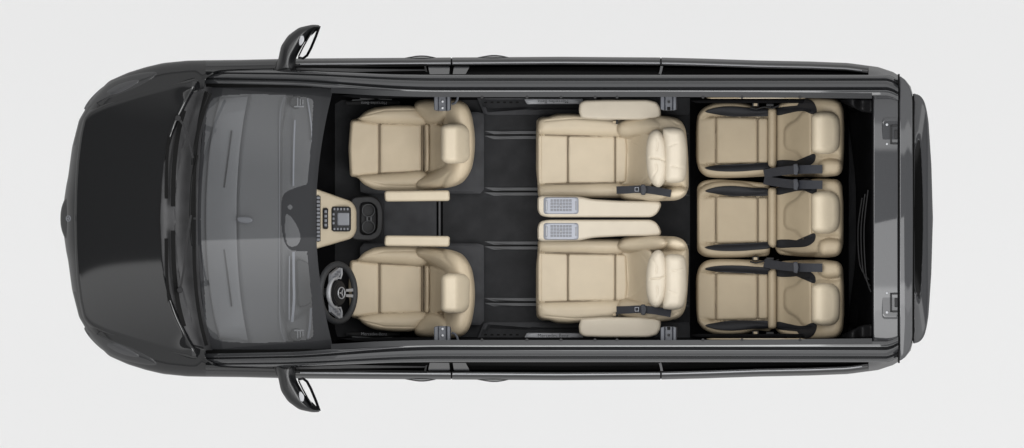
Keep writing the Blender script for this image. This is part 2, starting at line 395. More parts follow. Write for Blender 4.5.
# camera housing behind the glass + wipers
mb = MB(); pad(mb, smooth_closed([(238, 217), (246, 216.5), (252, 218), (253, 221.5), (248, 223.5), (240, 222.5), (237, 220)], 30), 1.0, 1.12, 1.5, 1, 6)
mb.build('dash_sensor', M['button'], van)
for k, (sg, a, b) in enumerate(((1, [(211, 93), (206, 106), (200, 126), (196, 146), (193.5, 165)], [(178, 118), (184, 126), (189, 142), (193, 158)]),
                               (1, [(197, 155), (193.5, 180), (192, 205), (192, 228), (194, 246)], [(180, 290), (184, 268), (187, 240), (191, 215)]))):
    mb = MB(); strap(mb, [(p[0], p[1], 1.115) for p in a], 2.6, .012); strap(mb, [(p[0] - 2.2, p[1], 1.12) for p in a], .9, .015)
    wp = mb.build('wiper', M['rubber'], van)
    mb = MB(); strap(mb, [(p[0], p[1], 1.13) for p in b], 2.2, .012); cyl(mb, b[0][0], b[0][1], 1.0, 1.14, 3)
    mb.build('wiper_arm', M['trim'], wp)
# dark slots under the lower edge of the glass
mb = MB()
for sg in (1, -1):
    strap(mb, [(206.4, CY - sg * 127, 1.0), (201, CY - sg * 105, 1.035), (196.5, CY - sg * 75, 1.075), (194.2, CY - sg * 40, 1.10), (194.2, CY - sg * 1, 1.11)], 3.6, .01)
    strap(mb, [(184, CY - sg * 108, 1.02), (178, CY - sg * 84, 1.05), (174, CY - sg * 50, 1.08), (173, CY - sg * 12, 1.09)], 4.5, .01)
mb.build('drain_channel', M['rubber'], cowl)

# --- dashboard
dsh = [(204, 108), (213, 94), (226, 91.5), (300, 91.5), (324, 92), (319, 130), (315, 165), (314, 186), (313.5, CY)]
dP = rpoly(dsh + [(a, 2 * CY - b) for a, b in dsh[:-1][::-1]] + [(199, CY + 60), (197, CY), (199, CY - 60)], 5, 260)
def xd(w): return 238 + 12 * (np.abs(w) / 125) ** 2.2    # step line on the dash top
def Hd(x, y):
    w = CY - y; z = .96 + .08 * sst(200, 240, x) - .03 * (w / 125) ** 2
    z = z + .025 * sst(-2, 2, x - xd(w)) - .0 * x
    xe = 280 + 6 * sst(80, 122, np.abs(w))
    z = z - .05 * sst(-1, 3, x - xe) - .05 * sst(0, 26, x - xe - 8)
    z = z + .05 * prof(sdf(bin_, x, y), 8) * (sdf(bin_, x, y) > 0)
    return z
bin_ = rpoly([(292, 255), (306, 262), (318, 276), (318, 302), (306, 312), (292, 322)], 6, 50)
mb = MB(); pad(mb, dP, .62, Hd, 3, 1.3, 64, c=(268, CY)); dash = mb.build('dashboard', M['dash'], van)
def zd(x, y): return float(Hd(np.array([x * 1.]), np.array([y * 1.]))[0])
dp = [(float(xl(w)) + 8 + 3 * (w / 120.) ** 8, CY - w) for w in np.linspace(120, -120, 40)] + [(float(xd(w)) - 1.5, CY - w) for w in np.linspace(-122, 122, 40)]
mb = MB(); pad(mb, np.array(dp), .9, lambda x, y: Hd(x, y) + .022, 1.5, .6, 20, c=(221, CY)); mb.build('dash_top_panel', M['dash_top'], dash)
mb = MB()
for sg in (1, -1):
    strap(mb, [(224 + (w - 30) * .133, CY - sg * w, zd(224 + (w - 30) * .133, CY - sg * w) + .026) for w in (88, 75, 60, 45, 31)], 1.5, .003)
mb.build('defrost_slot', M['trim'], dash)
mb = MB()
strap(mb, [(284.5, 97, 1.063), (280.5, 110, 1.068), (279.6, 140, 1.07), (279.4, CY, 1.072), (279.6, 297, 1.07), (280.5, 327, 1.068), (285, 341, 1.063)], .9, .004)
mb.build('dash_seam', M['button'], dash)
mb = MB()
strap(mb, [(295, 120, 1.035), (294.2, 140, 1.04), (293.6, 165, 1.04), (293.4, 186, 1.04)], 1.5, .006)
strap(mb, [(307.5, 98.5, .99), (310, 115, .99), (311.8, 130, .99), (312, 142, .985)], 1.3, .006)
strap(mb, [(293.5, 252, 1.075), (293.8, 280, 1.075), (294, 300, 1.075), (292.2, 322, 1.06)], 2.6, .006)
strap(mb, [(311, 308, 1.02), (310, 325, 1.0), (308, 338, .99)], 2.2, .006)
strap(mb, [(289.5, 256, 1.05), (289.2, 290, 1.05), (289.2, 320, 1.04)], 1., .006)
mb.build('dash_trim', M['silver_paint'], dash)
for sg in (1, -1):
    mb = MB(); cyl(mb, 296, CY - sg * 116, .95, 1.045, 6.5, 28, e=1.2); v = mb.build('air_vent', M['dash_dark'], van)
    mb = MB(); 
    for k in range(3): box(mb, 297 + k * 2.6, CY - sg * 116 - 5 + k, 298.3 + k * 2.6, CY - sg * 116 + 4 - k, 1.04, 1.053, .4)
    box(mb, 294, CY - sg * 112 - .8, 304, CY - sg * 112 + .8, 1.04, 1.054, .4)
    mb.build('vent_blade', M['plate'], v)
mb = MB(); pad(mb, rpoly([(296, 258), (306, 261), (316, 272), (316, 298), (308, 306), (298, 308)], 4, 40), 1.0, 1.10, 2, 1, 10)
mb.build('instrument_cluster', M['dash_dark'], dash)

# --- centre console
ctr = empty('center_console', van, (WX(336), 0, .55)); cofs = ctr.location.copy()
def under(o, par):
    o.parent = par; o.matrix_parent_inverse = Matrix.Translation(par.location).inverted(); return o
mb = MB(); P = rpoly([(315, 188.5), (352, 201.5), (356.5, 209), (356.5, 231.5), (352, 238.5), (316, 249)], [1, 5, 4, 4, 5, 1], 100)
pad(mb, P, .6, lambda x, y: 1.0 - .003 * (x - 315), 3, 1, 20); under(mb.build('console_panel', M['tan_trim']), ctr)
mb = MB(); box(mb, 316, 195, 320.6, 242, .98, 1.012, 1)
for k in range(12): box(mb, 316.6, 196.5 + k * 3.8, 320, 199.2 + k * 3.8, 1.0, 1.016, .4, 1)
under(mb.build('button_strip', [M['trim'], M['button']]), ctr)
mb = MB(); box(mb, 323, 208, 328.2, 229, .97, .995, 1.2)
for k in range(4): box(mb, 324.3, 210.2 + k * 4.5, 327, 213 + k * 4.5, .98, .999, .4, 1)
under(mb.build('switch_pod', [M['trim'], M['button']]), ctr)
mb = MB(); box(mb, 331.5, 206.5, 351, 231.5, .92, .962, 2.2)
for k in range(5): box(mb, 333.4 + k * 3.3, 207.8, 335.4 + k * 3.3, 210.4, .95, .966, .4, 1); box(mb, 333.4 + k * 3.3, 227.8, 335.4 + k * 3.3, 230.2, .95, .966, .4, 1)
for k in range(3): box(mb, 332.4, 213 + k * 4.4, 334.6, 215.6 + k * 4.4, .95, .966, .4, 1)
under(mb.build('touchpad', [M['trim'], M['button']]), ctr)
mb = MB(); pad(mb, rect(337, 212.5, 349.5, 225.7, 1.5), .94, .968, 1, 1, 8); under(mb.build('touch_surface', M['button']), ctr)
mb = MB(); P = rpoly([(350, 197), (372, 195.5), (380, 200), (383, 209), (383, 229), (380, 237), (372, 241), (350, 240)], 7, 120)
hole = rpoly([(360, 202), (372, 202.5), (377, 208), (377.5, 219), (377, 230), (372, 234.5), (360, 235)], 6, 60)
pad(mb, P, .56, lambda x, y: .84 - .10 * sst(-.5, 1.5, sdf(hole, x, y)) + 0 * x, 2, 1, 44)
under(mb.build('cup_holder', M['trim']), ctr)
mb = MB()
for yy in (210.5, 227):
    tube(mb, [(WX(368.5 + 6.2 * math.cos(t)), WY(yy + 6.2 * math.sin(t)), .765) for t in np.linspace(0, 2 * PI, 24, endpoint=False)], .004, 6, closed=True)
box(mb, 366, 216, 368, 222, .74, .77, .5); box(mb, 370, 216, 372, 222, .74, .77, .5)
under(mb.build('cup_ring', M['rail']), ctr)

# --- steering wheel
ang = math.radians(53); O = Vector((WX(337.5), WY(293), 1.13)); u = Vector((0, 1, 0)); v = Vector((math.cos(ang), 0, -math.sin(ang))); n = Vector((math.sin(ang), 0, math.cos(ang)))
sw = empty('steering_wheel', van, O)
px = 1 / S
mb = MB(); tube(mb, framed([(28.7 * px * math.cos(t), 28.7 * px * math.sin(t), 0) for t in np.linspace(0, 2 * PI, 64, endpoint=False)], O, u, v, n), 3.1 * px, 12, closed=True)
under(mb.build('rim', M['dash_dark']), sw)
mb = MB(); k = 40
ringP = [(12.5 * px * math.cos(2 * PI * i / k), 12.0 * px * math.sin(2 * PI * i / k)) for i in range(k)]
prism(mb, ringP, O, u, v, n, -.03, .012); prism(mb, [(a * .9, b * .9) for a, b in ringP], O, u, v, n, .012, .018)
prism(mb, [(a * .7, b * .7) for a, b in ringP], O, u, v, n, .018, .021)
under(mb.build('airbag_hub', M['trim']), sw)
for sg in (1, -1):
    P = [(sg * 10 * px, -11 * px), (sg * 19 * px, -10 * px), (sg * 27 * px, 6 * px), (sg * 20 * px, 6 * px), (sg * 13 * px, 0), (sg * 12.5 * px, -6 * px)]
    mb = MB(); prism(mb, P if sg > 0 else P[::-1], O, u, v, n, -.02, .0)
    sp = under(mb.build('spoke', M['plate']), sw)
    mb = MB()
    for q in range(3):
        for r_ in range(2):
            a, b = sg * (16 + q * 2.6) * px, (-7 + q * 3.4 + r_ * 3.2) * px; e = 1.1 * px
            prism(mb, [(a - e, b - e), (a + e, b - e), (a + e, b + e), (a - e, b + e)], O, u, v, n, 0, .005)
    under(mb.build('button', M['button']), sw)
mb = MB()
arc = [(15.3 * px * math.cos(t), 15.3 * px * math.sin(t) - .5 * px, .004) for t in np.linspace(PI * 1.02, PI * 1.98, 22)]
tube(mb, framed(arc, O, u, v, n), [.006 + .009 * math.sin(PI * i / 21) for i in range(22)], 8)
for sg in (1, -1):
    tube(mb, framed([(sg * 15 * px, -1 * px, .004), (sg * 14.6 * px, 4 * px, .004), (sg * 19 * px, 6.5 * px, .003), (sg * 27 * px, 7 * px, 0)], O, u, v, n), [.006, .007, .006, .003], 8)
    prism(mb, [(sg * 1.2 * px, 11.5 * px), (sg * 3.6 * px, 11.5 * px), (sg * 4.6 * px, 27 * px), (sg * 1.6 * px, 27 * px)][::sg], O, u, v, n, -.01, .003)
under(mb.build('spoke_trim', M['silver']), sw)
under(star('emblem', O + n * .024 + v * .01, 5.6 * px, -u, Vector(v) * -1, n, M['silver'], None), sw)
mb = MB(); tube(mb, [O - n * .02, O - n * .22], .03, 16); under(mb.build('steering_column', M['trim']), sw)

# ------------------------------------------------------------------ floor and lining
ub = [(x, CY - float(Wd(x)) + 2.5) for x in list(range(204, 880, 20)) + [880, 888, 896, 904, 909]]
mb = MB(); pad(mb, rpoly(ub + [(a, 2 * CY - b) for a, b in ub[::-1]], 1, 300), .30, .55, .5, 1, 3); mb.build('cabin_floor', M['void'], van)
for sg in (1, -1):
    mb = MB(); xs = np.r_[np.arange(300, 880, 8), np.arange(880, 908, 3), 909]
    loft(mb, [[(x, float(Wd(x)) - 3 - k, z) for x in xs] for k, z in ((17, 1.60), (13, 1.2), (6, 1.05), (-.4, .95), (-2.3, .8), (-2.3, .35))], xs, sg, 1); mb.build('inner_skin', M['void'], van)
mb = MB(); pad(mb, rpoly([(872, 80), (903, 84), (909, 96), (909, 341), (903, 353), (872, 357)], 3, 80), .56, 1.60, .5, 1, 4); mb.build('tail_lining', M['void'], van)
mb = MB(); pad(mb, rect(384, 198, 436.5, 239, 2), .55, .566, 1, 1, 8); mb.build('floor_mat', M['carpet_light'], van)
mb = MB(); pad(mb, rect(443, 100, 690, 337, 2), .55, .562, 1, 1, 8)
mb.build('cabin_carpet', M['carpet'], van)
mb = MB(); box(mb, 438.4, 190, 440.6, 247, .55, .575, .3); mb.build('floor_strip', M['rail'], van)
mb = MB(); pad(mb, rect(335, 100, 400, 337, 4), .55, .556, 1, 1, 4); mb.build('footwell_mat', M['carpet'], van)
for y0 in (130.6, 187.2, 241.2, 297.8):
    mb = MB(); a, b = y0, y0 + 8.6
    box(mb, 484, a, 690, a + 3.6, .562, .572, .2); box(mb, 484, b - 3.6, 690, b, .562, .572, .2)
    r_ = mb.build('seat_rail', M['rail'], van)
    mb = MB(); box(mb, 484, a + 3.5, 690, b - 3.5, .562, .566, .3); mb.build('rail_slot', M['rubber'], r_)
for sg in (1, -1):
    Y = lambda y: y if sg > 0 else 2 * CY - y
    # step well with ridges, tread plate, lettering
    mb = MB(); P = rpoly([(476, 95), (530, 95), (690, 95), (690, 115), (484, 115)] if sg > 0 else flip([(476, 95), (530, 95), (690, 95), (690, 115), (484, 115)]), 2, 80)
    wellP = rpoly([(479, 96), (600, 96), (600, 109.5), (486, 109.5)] if sg > 0 else flip([(479, 96), (600, 96), (600, 109.5), (486, 109.5)]), 3, 60)
    pad(mb, P, .55, lambda x, y: .60 - .05 * sst(0, 1.5, sdf(wellP, x, y)), 1, 1, 24); stp = mb.build('entry_step', M['carpet_light'], van)
    mb = MB()
    for k in range(6):
        for r_ in range(2):
            x = 484 + k * 6.3 + r_ * 1.5; box(mb, x, Y(102.5 + r_ * 3.4) - 1.1, x + 3.4, Y(102.5 + r_ * 3.4) + 1.1, .55, .558, .5)
    mb.build('grip_ridge', M['rubber'], stp)
    mb = MB(); P = rpoly([(524, 98.6), (583, 98.6), (583, 104.3), (527, 104.3)] if sg > 0 else flip([(524, 98.6), (583, 98.6), (583, 104.3), (527, 104.3)]), .8, 60)
    pad(mb, P, .55, .612, .8, 1, 6); tp = mb.build('tread_plate', M['plate'], stp)
    text('Mercedes-Benz', .031, (WX(553), WY(Y(101.4)), .613), (0, 0, 0 if sg < 0 else PI), M['letter'], stp)
    # front sill
    mb = MB(); box(mb, 346, Y(103) - 2.2, 400, Y(103) + 2.2, .56, .62, .8); fs = mb.build('door_sill', M['trim'], van)
    text('Mercedes-Benz', .026, (WX(374), WY(Y(103)), .621), (0, 0, 0 if sg < 0 else PI), M['plate'], fs)
    mb = MB()
    for k, (a, b, c_, d) in enumerate(((352, 380, 100.3, 98.8), (360, 392, 98.5, 99.5))): strap(mb, [(a, Y(c_), .70), (b, Y(d), .70)], .9, .004)
    mb.build('wiring_loom', M['rail'], fs)
    # inner side wall (lining)
    mb = MB(); pad(mb, rect(340, Y(97) - 2.6, 872, Y(97) + 1., 1), .55, 1.10, .8, 1, 5); mb.build('side_lining', M['void'], van)
    mb = MB(); box(mb, 690, Y(101.5) - 1.6, 836, Y(101.5) + 1.6, 1.0, 1.22, 1); box(mb, 706, Y(98) - .7, 806, Y(98) + .7, 1.2, 1.3, .5, 1); box(mb, 738, Y(98) - .5, 786, Y(98) + .5, 1.29, 1.305, .4, 2)
    mb.build('side_armrest', [M['void'], M['leather_dim'], M['leather_lit']], van)

# seat base boxes behind the front seats
# cargo area
mb = MB(); pad(mb, rect(848, 98, 874, 339, 4), .55, lambda x, y: .60 + .0 * x, 2, 1, 8); mb.build('load_floor', M['carpet'], van)
mb = MB()
Pl = rpoly([(847, 112), (872, 108), (874, 160), (874, 277), (872, 330), (847, 326), (853, 290), (856, 250), (856, 190), (853, 150)], 5, 90)
pad(mb, Pl, .6, lambda x, y: .72 + .15 * sst(856, 874, x), 3, 1, 18); mb.build('tailgate_lining', M['void'], van)
mb = MB()
for k in range(3): strap(mb, [(868 - k * 3, 190 + k * 4, .93 - k * .02), (864 - k * 3, 230, .93 - k * .02), (866 - k * 3, 275 - k * 5, .93 - k * .02), (871 - k, 292 - k * 6, .93 - k * .02)], 1.1, .01)
mb.build('lining_rib', M['trim'], van)
for sg in (1, -1):
    P = [(836, 100), (850, 97), (873, 99), (873, 113), (862, 112), (850, 106)]
    mb = MB(); pad(mb, rpoly(P if sg > 0 else flip(P), 2, 60), .8, lambda x, y: 1.2 + .03 * np.sin(x / 3.), 3, 2, 14); mb.build('corner_lining', M['trim'], van)

# ------------------------------------------------------------------ body sides
def row(w0, z, x0=200, x1=912.5, dz=()):
    """row w0 at mid body, pulled in where the outline curves at the tail, eased in the A-pillar"""
    xs = np.unique(np.r_[np.linspace(x0, x1, 60), np.linspace(870, x1, 30)])
    f = np.minimum(1, (Wd(xs) - 4) / 144.5)
    return [(x, w0 * k, z) for x, k in zip(xs, f)]
def pillar(w0, z):
    """rail rows: from the cowl up the A-pillar, then level along the roof"""
    xs = np.unique(np.r_[np.linspace(203, 350, 40), np.linspace(350, 870, 40), np.linspace(870, 912.5, 30)])
    out = []
    t0 = (w0 - 122.3) / (143.5 - 122.3)
    for x in xs:
        lo, hi = 135.0 - .022 * (x - 210), 148.5 - .01 * (x - 210)           # pillar band beside the glass
        a = lo + (hi - lo) * t0
        e = float(sst(285, 440, np.array(x))); w = a * (1 - e) + w0 * e
        zz_ = 1.0 + (1.80 - 1.0) * min(1, max(0, (x - 205) / 128)) ** .9
        zb = (zz_ + (z - 1.84) * (1 - .3 * (1 - e))) * (1 - e) + z * e
        zb = min(zb, z)
        f = min(1, (float(Wd(x)) - 4) / 144.5) if x > 600 else 1
        drop = .10 * float(sst(880, 912, np.array(x)))
        out.append((x, w * f, zb - drop))
    return out
rails_rows = [(122.3, 1.66), (122.3, 1.80), (123, 1.838), (128.3, 1.842), (129.2, 1.81), (130.2, 1.81), (131.2, 1.835), (132.5, 1.838), (135, 1.828), (137.6, 1.80), (138.4, 1.765), (139.4, 1.765), (140.2, 1.775), (142.2, 1.74), (143.6, 1.67)]
for sg in (1, -1):
    Y = lambda y: y if sg > 0 else 2 * CY - y
    mb = MB(); xs = np.unique(np.r_[np.arange(203, 880, 5), np.arange(880, 898, 2), 898.2])
    loft(mb, [pillar(w, z) for w, z in rails_rows], xs, sg, 2)
    rr = mb.build('roof_rail', M['rail_sheen_paint'], van, 35)
    # flange on the inboard edge
    mb = MB(); strap(mb, [(x, Y(CY - w), z) for x, w, z in ((331, 128.2, 1.80), (350, 127.2, 1.835), (380, 125.6, 1.85), (430, 124.3, 1.85), (500, 124.2, 1.85), (700, 124.2, 1.85), (872, 122.6, 1.848))], 5.4, .02)
    fl = mb.build('roof_flange', M['flange'], van)
    mb = MB()
    for x in (482, 527, 561, 595, 617, 703, 742, 800): cyl(mb, x, Y(97.2), 1.80, 1.853, 1.5, 14)
    mb.build('clip', M['trim'], fl)
    # lower sides: door skins
    def side(x0, x1, name, rows):
        mb = MB(); xs = np.unique(np.r_[np.arange(x0, x1, 5), x1]) if x1 < 880 else np.unique(np.r_[np.arange(x0, 870, 5), np.arange(870, x1, 1.5), x1])
        def R(k, z): return [(x, float(Wd(x)) - k * (1 if x < 860 else 1 - .0 * x), z + (0 if x < 860 else 0)) for x in xs]
        loft(mb, [R(k, z) for k, z in rows], xs, sg, 3); return mb.build(name, M['paint'], van, 40)
    rows = [(9.5, 1.10), (8.6, 1.155), (6.8, 1.165), (5.4, 1.150), (4.4, 1.115), (2.6, 1.085), (.7, 1.00), (0, .90), (.3, .60), (2.5, .35), (5, .28)]
    frows = [(14, 1.04), (12, 1.06), (9, 1.07), (6, 1.055), (4.4, 1.03), (2.6, 1.0), (.7, .95), (0, .85), (.3, .60), (2.5, .35), (5, .28)]
    side(205.6, 294, 'fender_panel', frows)
    fd = side(294.8, 450.8, 'front_door', rows); sd = side(452.2, 660.2, 'sliding_door', rows); rq = side(661.6, 912.5, 'rear_quarter', rows)
    # window bands
    def win(x0, x1, par, wtop=None, name='window', m='privacy'):
        mb = MB(); xs = np.unique(np.r_[np.arange(x0, x1, 6), x1])
        loft(mb, [[(x, float(min(143.6 * min(1, (Wd(x) - 4) / 144.5) if x > 600 else 143.6, 400)) if wtop is None else wtop(x), 1.665) for x in xs], [(x, float(Wd(x)) - 14.5, 1.45) for x in xs], [(x, float(Wd(x)) - 9.3, 1.12) for x in xs]], xs, sg, 3)
        return mb.build(name, M[m], par, 60)
    win(452.2, 660.2, sd); win(661.6, 868, rq)
    # quarter corner panel under the rail
    mb = MB(); xs = np.r_[np.arange(868.5, 897, 2), np.arange(897, 912.6, 1.5)]
    loft(mb, [[(x, 143.6 * min(1, (Wd(x) - 4) / 144.5), 1.67 - .1 * float(sst(880, 912, np.array(x)))) for x in xs], [(x, float(Wd(x)) - 4.2, 1.45) for x in xs], [(x, float(Wd(x)) - 1.5, 1.15) for x in xs], [(x, float(Wd(x)) - .5, 1.0) for x in xs]], xs, sg, 3)
    mb.build('corner_panel', M['paint'], rq)
    # front door: glass, inner frame lines and mirror base
    win(330, 450.8, fd, lambda x: 143.6 + 3.4 * (1 - min(1, (x - 296) / 130)))
    mb = MB(); xs = np.arange(296, 427, 5.)
    loft(mb, [[(x, 148.6 - .036 * (x - 296) - .0, 1.40) for x in xs], [(x, 150.2 - .025 * (x - 296), 1.36) for x in xs], [(x, 150.6 - .013 * (x - 296), 1.34) for x in xs]], xs, sg, 2)
    mb.build('window_frame', M['trim'], fd)
    mb = MB(); strap(mb, [(296, Y(67.6), 1.19), (340, Y(66.8), 1.19), (400, Y(65.6), 1.19), (427, Y(65.2), 1.19)], 2.2, .02); strap(mb, [(427, Y(74), 1.5), (425, Y(66), 1.22)], 1.6, .02, )
    mb.build('window_seal', M['rubber'], fd)
    mb = MB(); pad(mb, rpoly([(428, Y(66)), (450, Y(66)), (449, Y(75.4)), (430, Y(75.4))], 1, 40), 1.2, lambda x, y: 1.2 + (CY - 66 - np.abs(CY - y)) * .05, .6, 1, 8)
    mb.build('pillar_trim', M['paint'], fd)
    mb = MB(); pad(mb, rpoly([(454, Y(66)), (470, Y(66)), (465, Y(75.4)), (452.6, Y(75.4))], 1, 40), 1.2, lambda x, y: 1.2 + (CY - 66 - np.abs(CY - y)) * .05, .6, 1, 8)
    mb.build('pillar_trim', M['paint'], sd)
    mb = MB(); strap(mb, [(659, Y(76), 1.66), (660.6, Y(72), 1.5), (661.8, Y(66), 1.25)], 2.4, .02); mb.build('pillar_trim', M['paint_grey'], rq)
    # bright strips imitating the highlight along the beltline
    for par, a, b in ((fd, 300, 450.6), (sd, 452.6, 660), (rq, 662, 862)):
        mb = MB(); xs = np.linspace(a, b, 24); strap(mb, [(x, Y(CY - (float(Wd(x)) - 5.6)), 1.172) for x in xs], 1.1, .006)
        mb.build('belt_highlight', M['bolt'], par)
    # door handles
    for par, xh, hw in ((fd, 420.5, 18), (sd, 493, 18)):
        b = Wd(xh); P = [(xh - hw, Y(CY - b + 1.2)), (xh - hw * .5, Y(CY - b - 1.2)), (xh, Y(CY - b - 2.3)), (xh + hw * .5, Y(CY - b - 1.6)), (xh + hw, Y(CY - b + 1.2)), (xh, Y(CY - b + 3))]
        mb = MB(); pad(mb, smooth_closed(P, 60), .88, lambda x, y: .945 + 0 * x, 1.2, 1.5, 10); mb.build('door_handle', M['paint'], par)
    # B pillar brackets
    for xa in ((434, 451) , (660.5, 677)):
        xa, xb = xa; yb = 111 if xa < 500 else 110.5; mb = MB()
        def Hb(x, y, xa=xa, xb=xb):
            t = (x - xa) / (xb - xa); return 1.74 - .035 * sst(.22, .30, t) * (1 - sst(.70, .78, t)) - .05 * sst(.93, 1, t)
        P = rpoly([(xa, 94), (xb, 94), (xb, yb - 1), (xb - 3, yb), (xa + 3.4, yb), (xa, yb - 1)], .8, 90)
        pad(mb, P if sg > 0 else flip(P), 1.5, Hb, .8, 1, 26); br = mb.build('pillar_bracket', M['steel'], van)
        mb = MB(); xm = (xa + xb) / 2
        for yy in ((101.5, 108) if xa < 500 else (102,)): cyl(mb, xm, Y(yy), 1.70, 1.722, 1.3, 14)
        mb.build('bolt', M['bolt'] if xa < 500 else M['trim'], br)
        if xa > 500:
            mb = MB(); box(mb, xm - 1.6, Y(108.6) - 1.6, xm + 1.6, Y(108.6) + 1.6, 1.70, 1.712, .5); mb.build('slot', M['rubber'], br)
        if xa < 500:
            mb = MB(); tube(mb, [(WX(452), WY(Y(104)), 1.65), (WX(455), WY(Y(103)), 1.66), (WX(457), WY(Y(100)), 1.67), (WX(458), WY(Y(96)), 1.68)], .008, 8); mb.build('belt_guide', M['steel'], br)
    # mirrors
    mr = empty('side_mirror', van, (WX(285), sg * 155 / S, 1.15))
    def mk(P): return P if sg > 0 else flip(P)
    P = [(274, 74), (278, 60), (281, 46), (288, 35.5), (299, 27.5), (312, 24.6), (319.6, 25), (320, 28), (313, 30.5), (306, 40), (299, 52), (295, 61), (294, 74)]
    mb = MB(); pad(mb, rpoly(mk(P), 3, 110), 1.12, lambda x, y: 1.22 + .10 * prof(sdf(smooth_closed(mk(P), 50), x, y), 8), 3, 2.2, 22)
    under(mb.build('mirror_housing', M['shell']), mr)
    mb = MB(); R_ = [(319.5, 26, 1.22), (316, 36, 1.21), (311, 48, 1.2), (307, 55.5, 1.19), (303, 58.4, 1.18), (298, 57.5, 1.18)]
    tube(mb, [(WX(a), WY(Y(b)), c_) for a, b, c_ in R_], .0085, 8)
    under(mb.build('mirror_rim', M['gloss']), mr)
    g0 = [(313.6, 31), (308.5, 39), (303.5, 48), (299.6, 56)]; g1 = [(314.4, 31.4), (309.3, 39.6), (304.3, 48.6), (300.4, 56.4)]
    V = [(WX(a), WY(Y(b)), 1.30) for a, b in g0] + [(WX(a), WY(Y(b)), 1.08) for a, b in g1] + [(WX(a) - .01, WY(Y(b)), 1.29) for a, b in g0] + [(WX(a) - .01, WY(Y(b)), 1.07) for a, b in g1]
    F = []
    for i in range(3): F += [(i, i + 1, i + 5, i + 4), (i + 8, i + 12, i + 13, i + 9), (i, i + 8, i + 9, i + 1), (i + 4, i + 5, i + 13, i + 12)]
    F += [(0, 4, 12, 8), (3, 11, 15, 7)]
    mb = MB(); mb.add(V, F); under(mb.build('mirror_glass', M['mirror']), mr)
    g = [(300.5, 36), (303.5, 36), (304, 41), (301, 45.5), (299, 44.5), (299, 40)]
    mb = MB(); pad(mb, smooth_closed(mk(g), 30), 1.3, 1.328, .6, 1, 5); under(mb.build('opening_oval', M['silver']), mr)  # silver oval stands in for the pale opening beside the mirror arm
    mb = MB(); pad(mb, rpoly(mk([(273, 73), (277, 60), (296, 60), (295, 66), (297, 73)]), 2, 60), 1.05, 1.20, 2, 2, 10); under(mb.build('mirror_foot', M['trim']), mr)
    # hardware on the rear roof beam done below

# ------------------------------------------------------------------ tail
mb = MB(); P = rpoly([(873.5, 91), (898, 91), (898, 346), (873.5, 346)], .6, 200)
pad(mb, P, 1.6, lambda x, y: 1.79 - .05 * (np.abs(y - CY) / 128) ** 2 + 0 * x, .8, 1, 40)
beam = mb.build('rear_roof_beam', M['paint_grey'], van)
for sg in (1, -1):
    Y = lambda y: y if sg > 0 else 2 * CY - y
    zt = 1.79 - .05 * (85 / 128) ** 2
    P = rpoly([(882, 118), (898, 118), (898, 152.5), (882, 152.5)], [4, 1, 1, 4], 60); P = P if sg > 0 else flip(P)
    mb = MB(); pad(mb, P, 1.7, zt + .003, .8, 1, 8); pl = mb.build('hinge_plate', M['paint_grey'], beam)
    mb = MB(); box(mb, 890, Y(134.5) - 10, 892, Y(134.5) + 10, zt - .01, zt + .011, .6); box(mb, 892, Y(125.6) - 1, 897.6, Y(125.6) + 1, zt - .01, zt + .011, .5); box(mb, 892, Y(143.4) - 1, 897.6, Y(143.4) + 1, zt - .01, zt + .011, .5)
    box(mb, 894.5, Y(134.5) - 4.6, 897.8, Y(134.5) + 4.6, zt - .01, zt + .013, .6)
    mb.build('hinge', M['trim'], beam)
    mb = MB(); cyl(mb, 887, Y(124.6), zt - .01, zt + .014, 1.4, 16); cyl(mb, 887, Y(144), zt - .01, zt + .014, 1.2, 16); mb.build('bolt', M['bolt'], beam)
tg = empty('tailgate', van, (WX(905), 0, 1.7))
mb = MB(); P = rpoly([(899.6, 75.5), (904, 79), (908.5, 85), (911.4, 92), (912.3, 100), (912.6, 160), (912.8, CY), (912.6, 277), (912.3, 337), (911.4, 345), (908.5, 352), (904, 358), (899.6, 361.5)], 2, 300)
pad(mb, P, 1.3, lambda x, y: 1.80 - .055 * (np.abs(y - CY) / 130) ** 2 - .01 * sst(904, 912, x), 1, 1, 30); under(mb.build('tailgate_panel', M['paint_grey']), tg)
mb = MB(); P = [(912.8, 93.2), (920, 95), (924.4, 101), (927, 111), (928.6, 122), (931.4, 164), (933, CY)]
P = rpoly(P + [(a, 2 * CY - b) for a, b in P[:-1][::-1]] + [(913.8, CY)], [1, 5, 5, 5, 2, 2, 2, 2, 2, 5, 5, 5, 1, 1], 280)
wedge = rpoly([(914, 150), (919, 134), (921.5, 152), (923, 185), (923.5, CY), (923, 252), (921.5, 285), (919, 303), (914, 287)], 3, 80)
pad(mb, P, .6, lambda x, y: 1.50 - .06 * (np.abs(y - CY) / 125) ** 2 - .10 * ((x - 913) / 20.) ** 2 - .012 * sst(0, 1.5, sdf(wedge, x, y)), 1.6, 2, 34, c=(921.5, CY))
under(mb.build('tailgate_skin', M['paint_grey']), tg)
mb = MB(); pad(mb, wedge, 1.3, lambda x, y: 1.494 - .06 * (np.abs(y - CY) / 125) ** 2 - .10 * ((x - 913) / 20.) ** 2, .4, 1, 24); under(mb.build('rear_window', M['privacy']), tg)
mb = MB(); strap(mb, [(912.6, 96, 1.5), (913.2, 150, 1.52), (913.4, CY, 1.53), (913.2, 287, 1.52), (912.6, 341, 1.5)], 2.2, .1); under(mb.build('tailgate_seal', M['rubber']), tg)
mb = MB(); strap(mb, [(898.8, 74, 1.66), (898.8, 95, 1.73), (898.8, CY, 1.77), (898.8, 342, 1.73), (898.8, 363, 1.66)], 2.0, .1); under(mb.build('roof_seal', M['rubber']), tg)

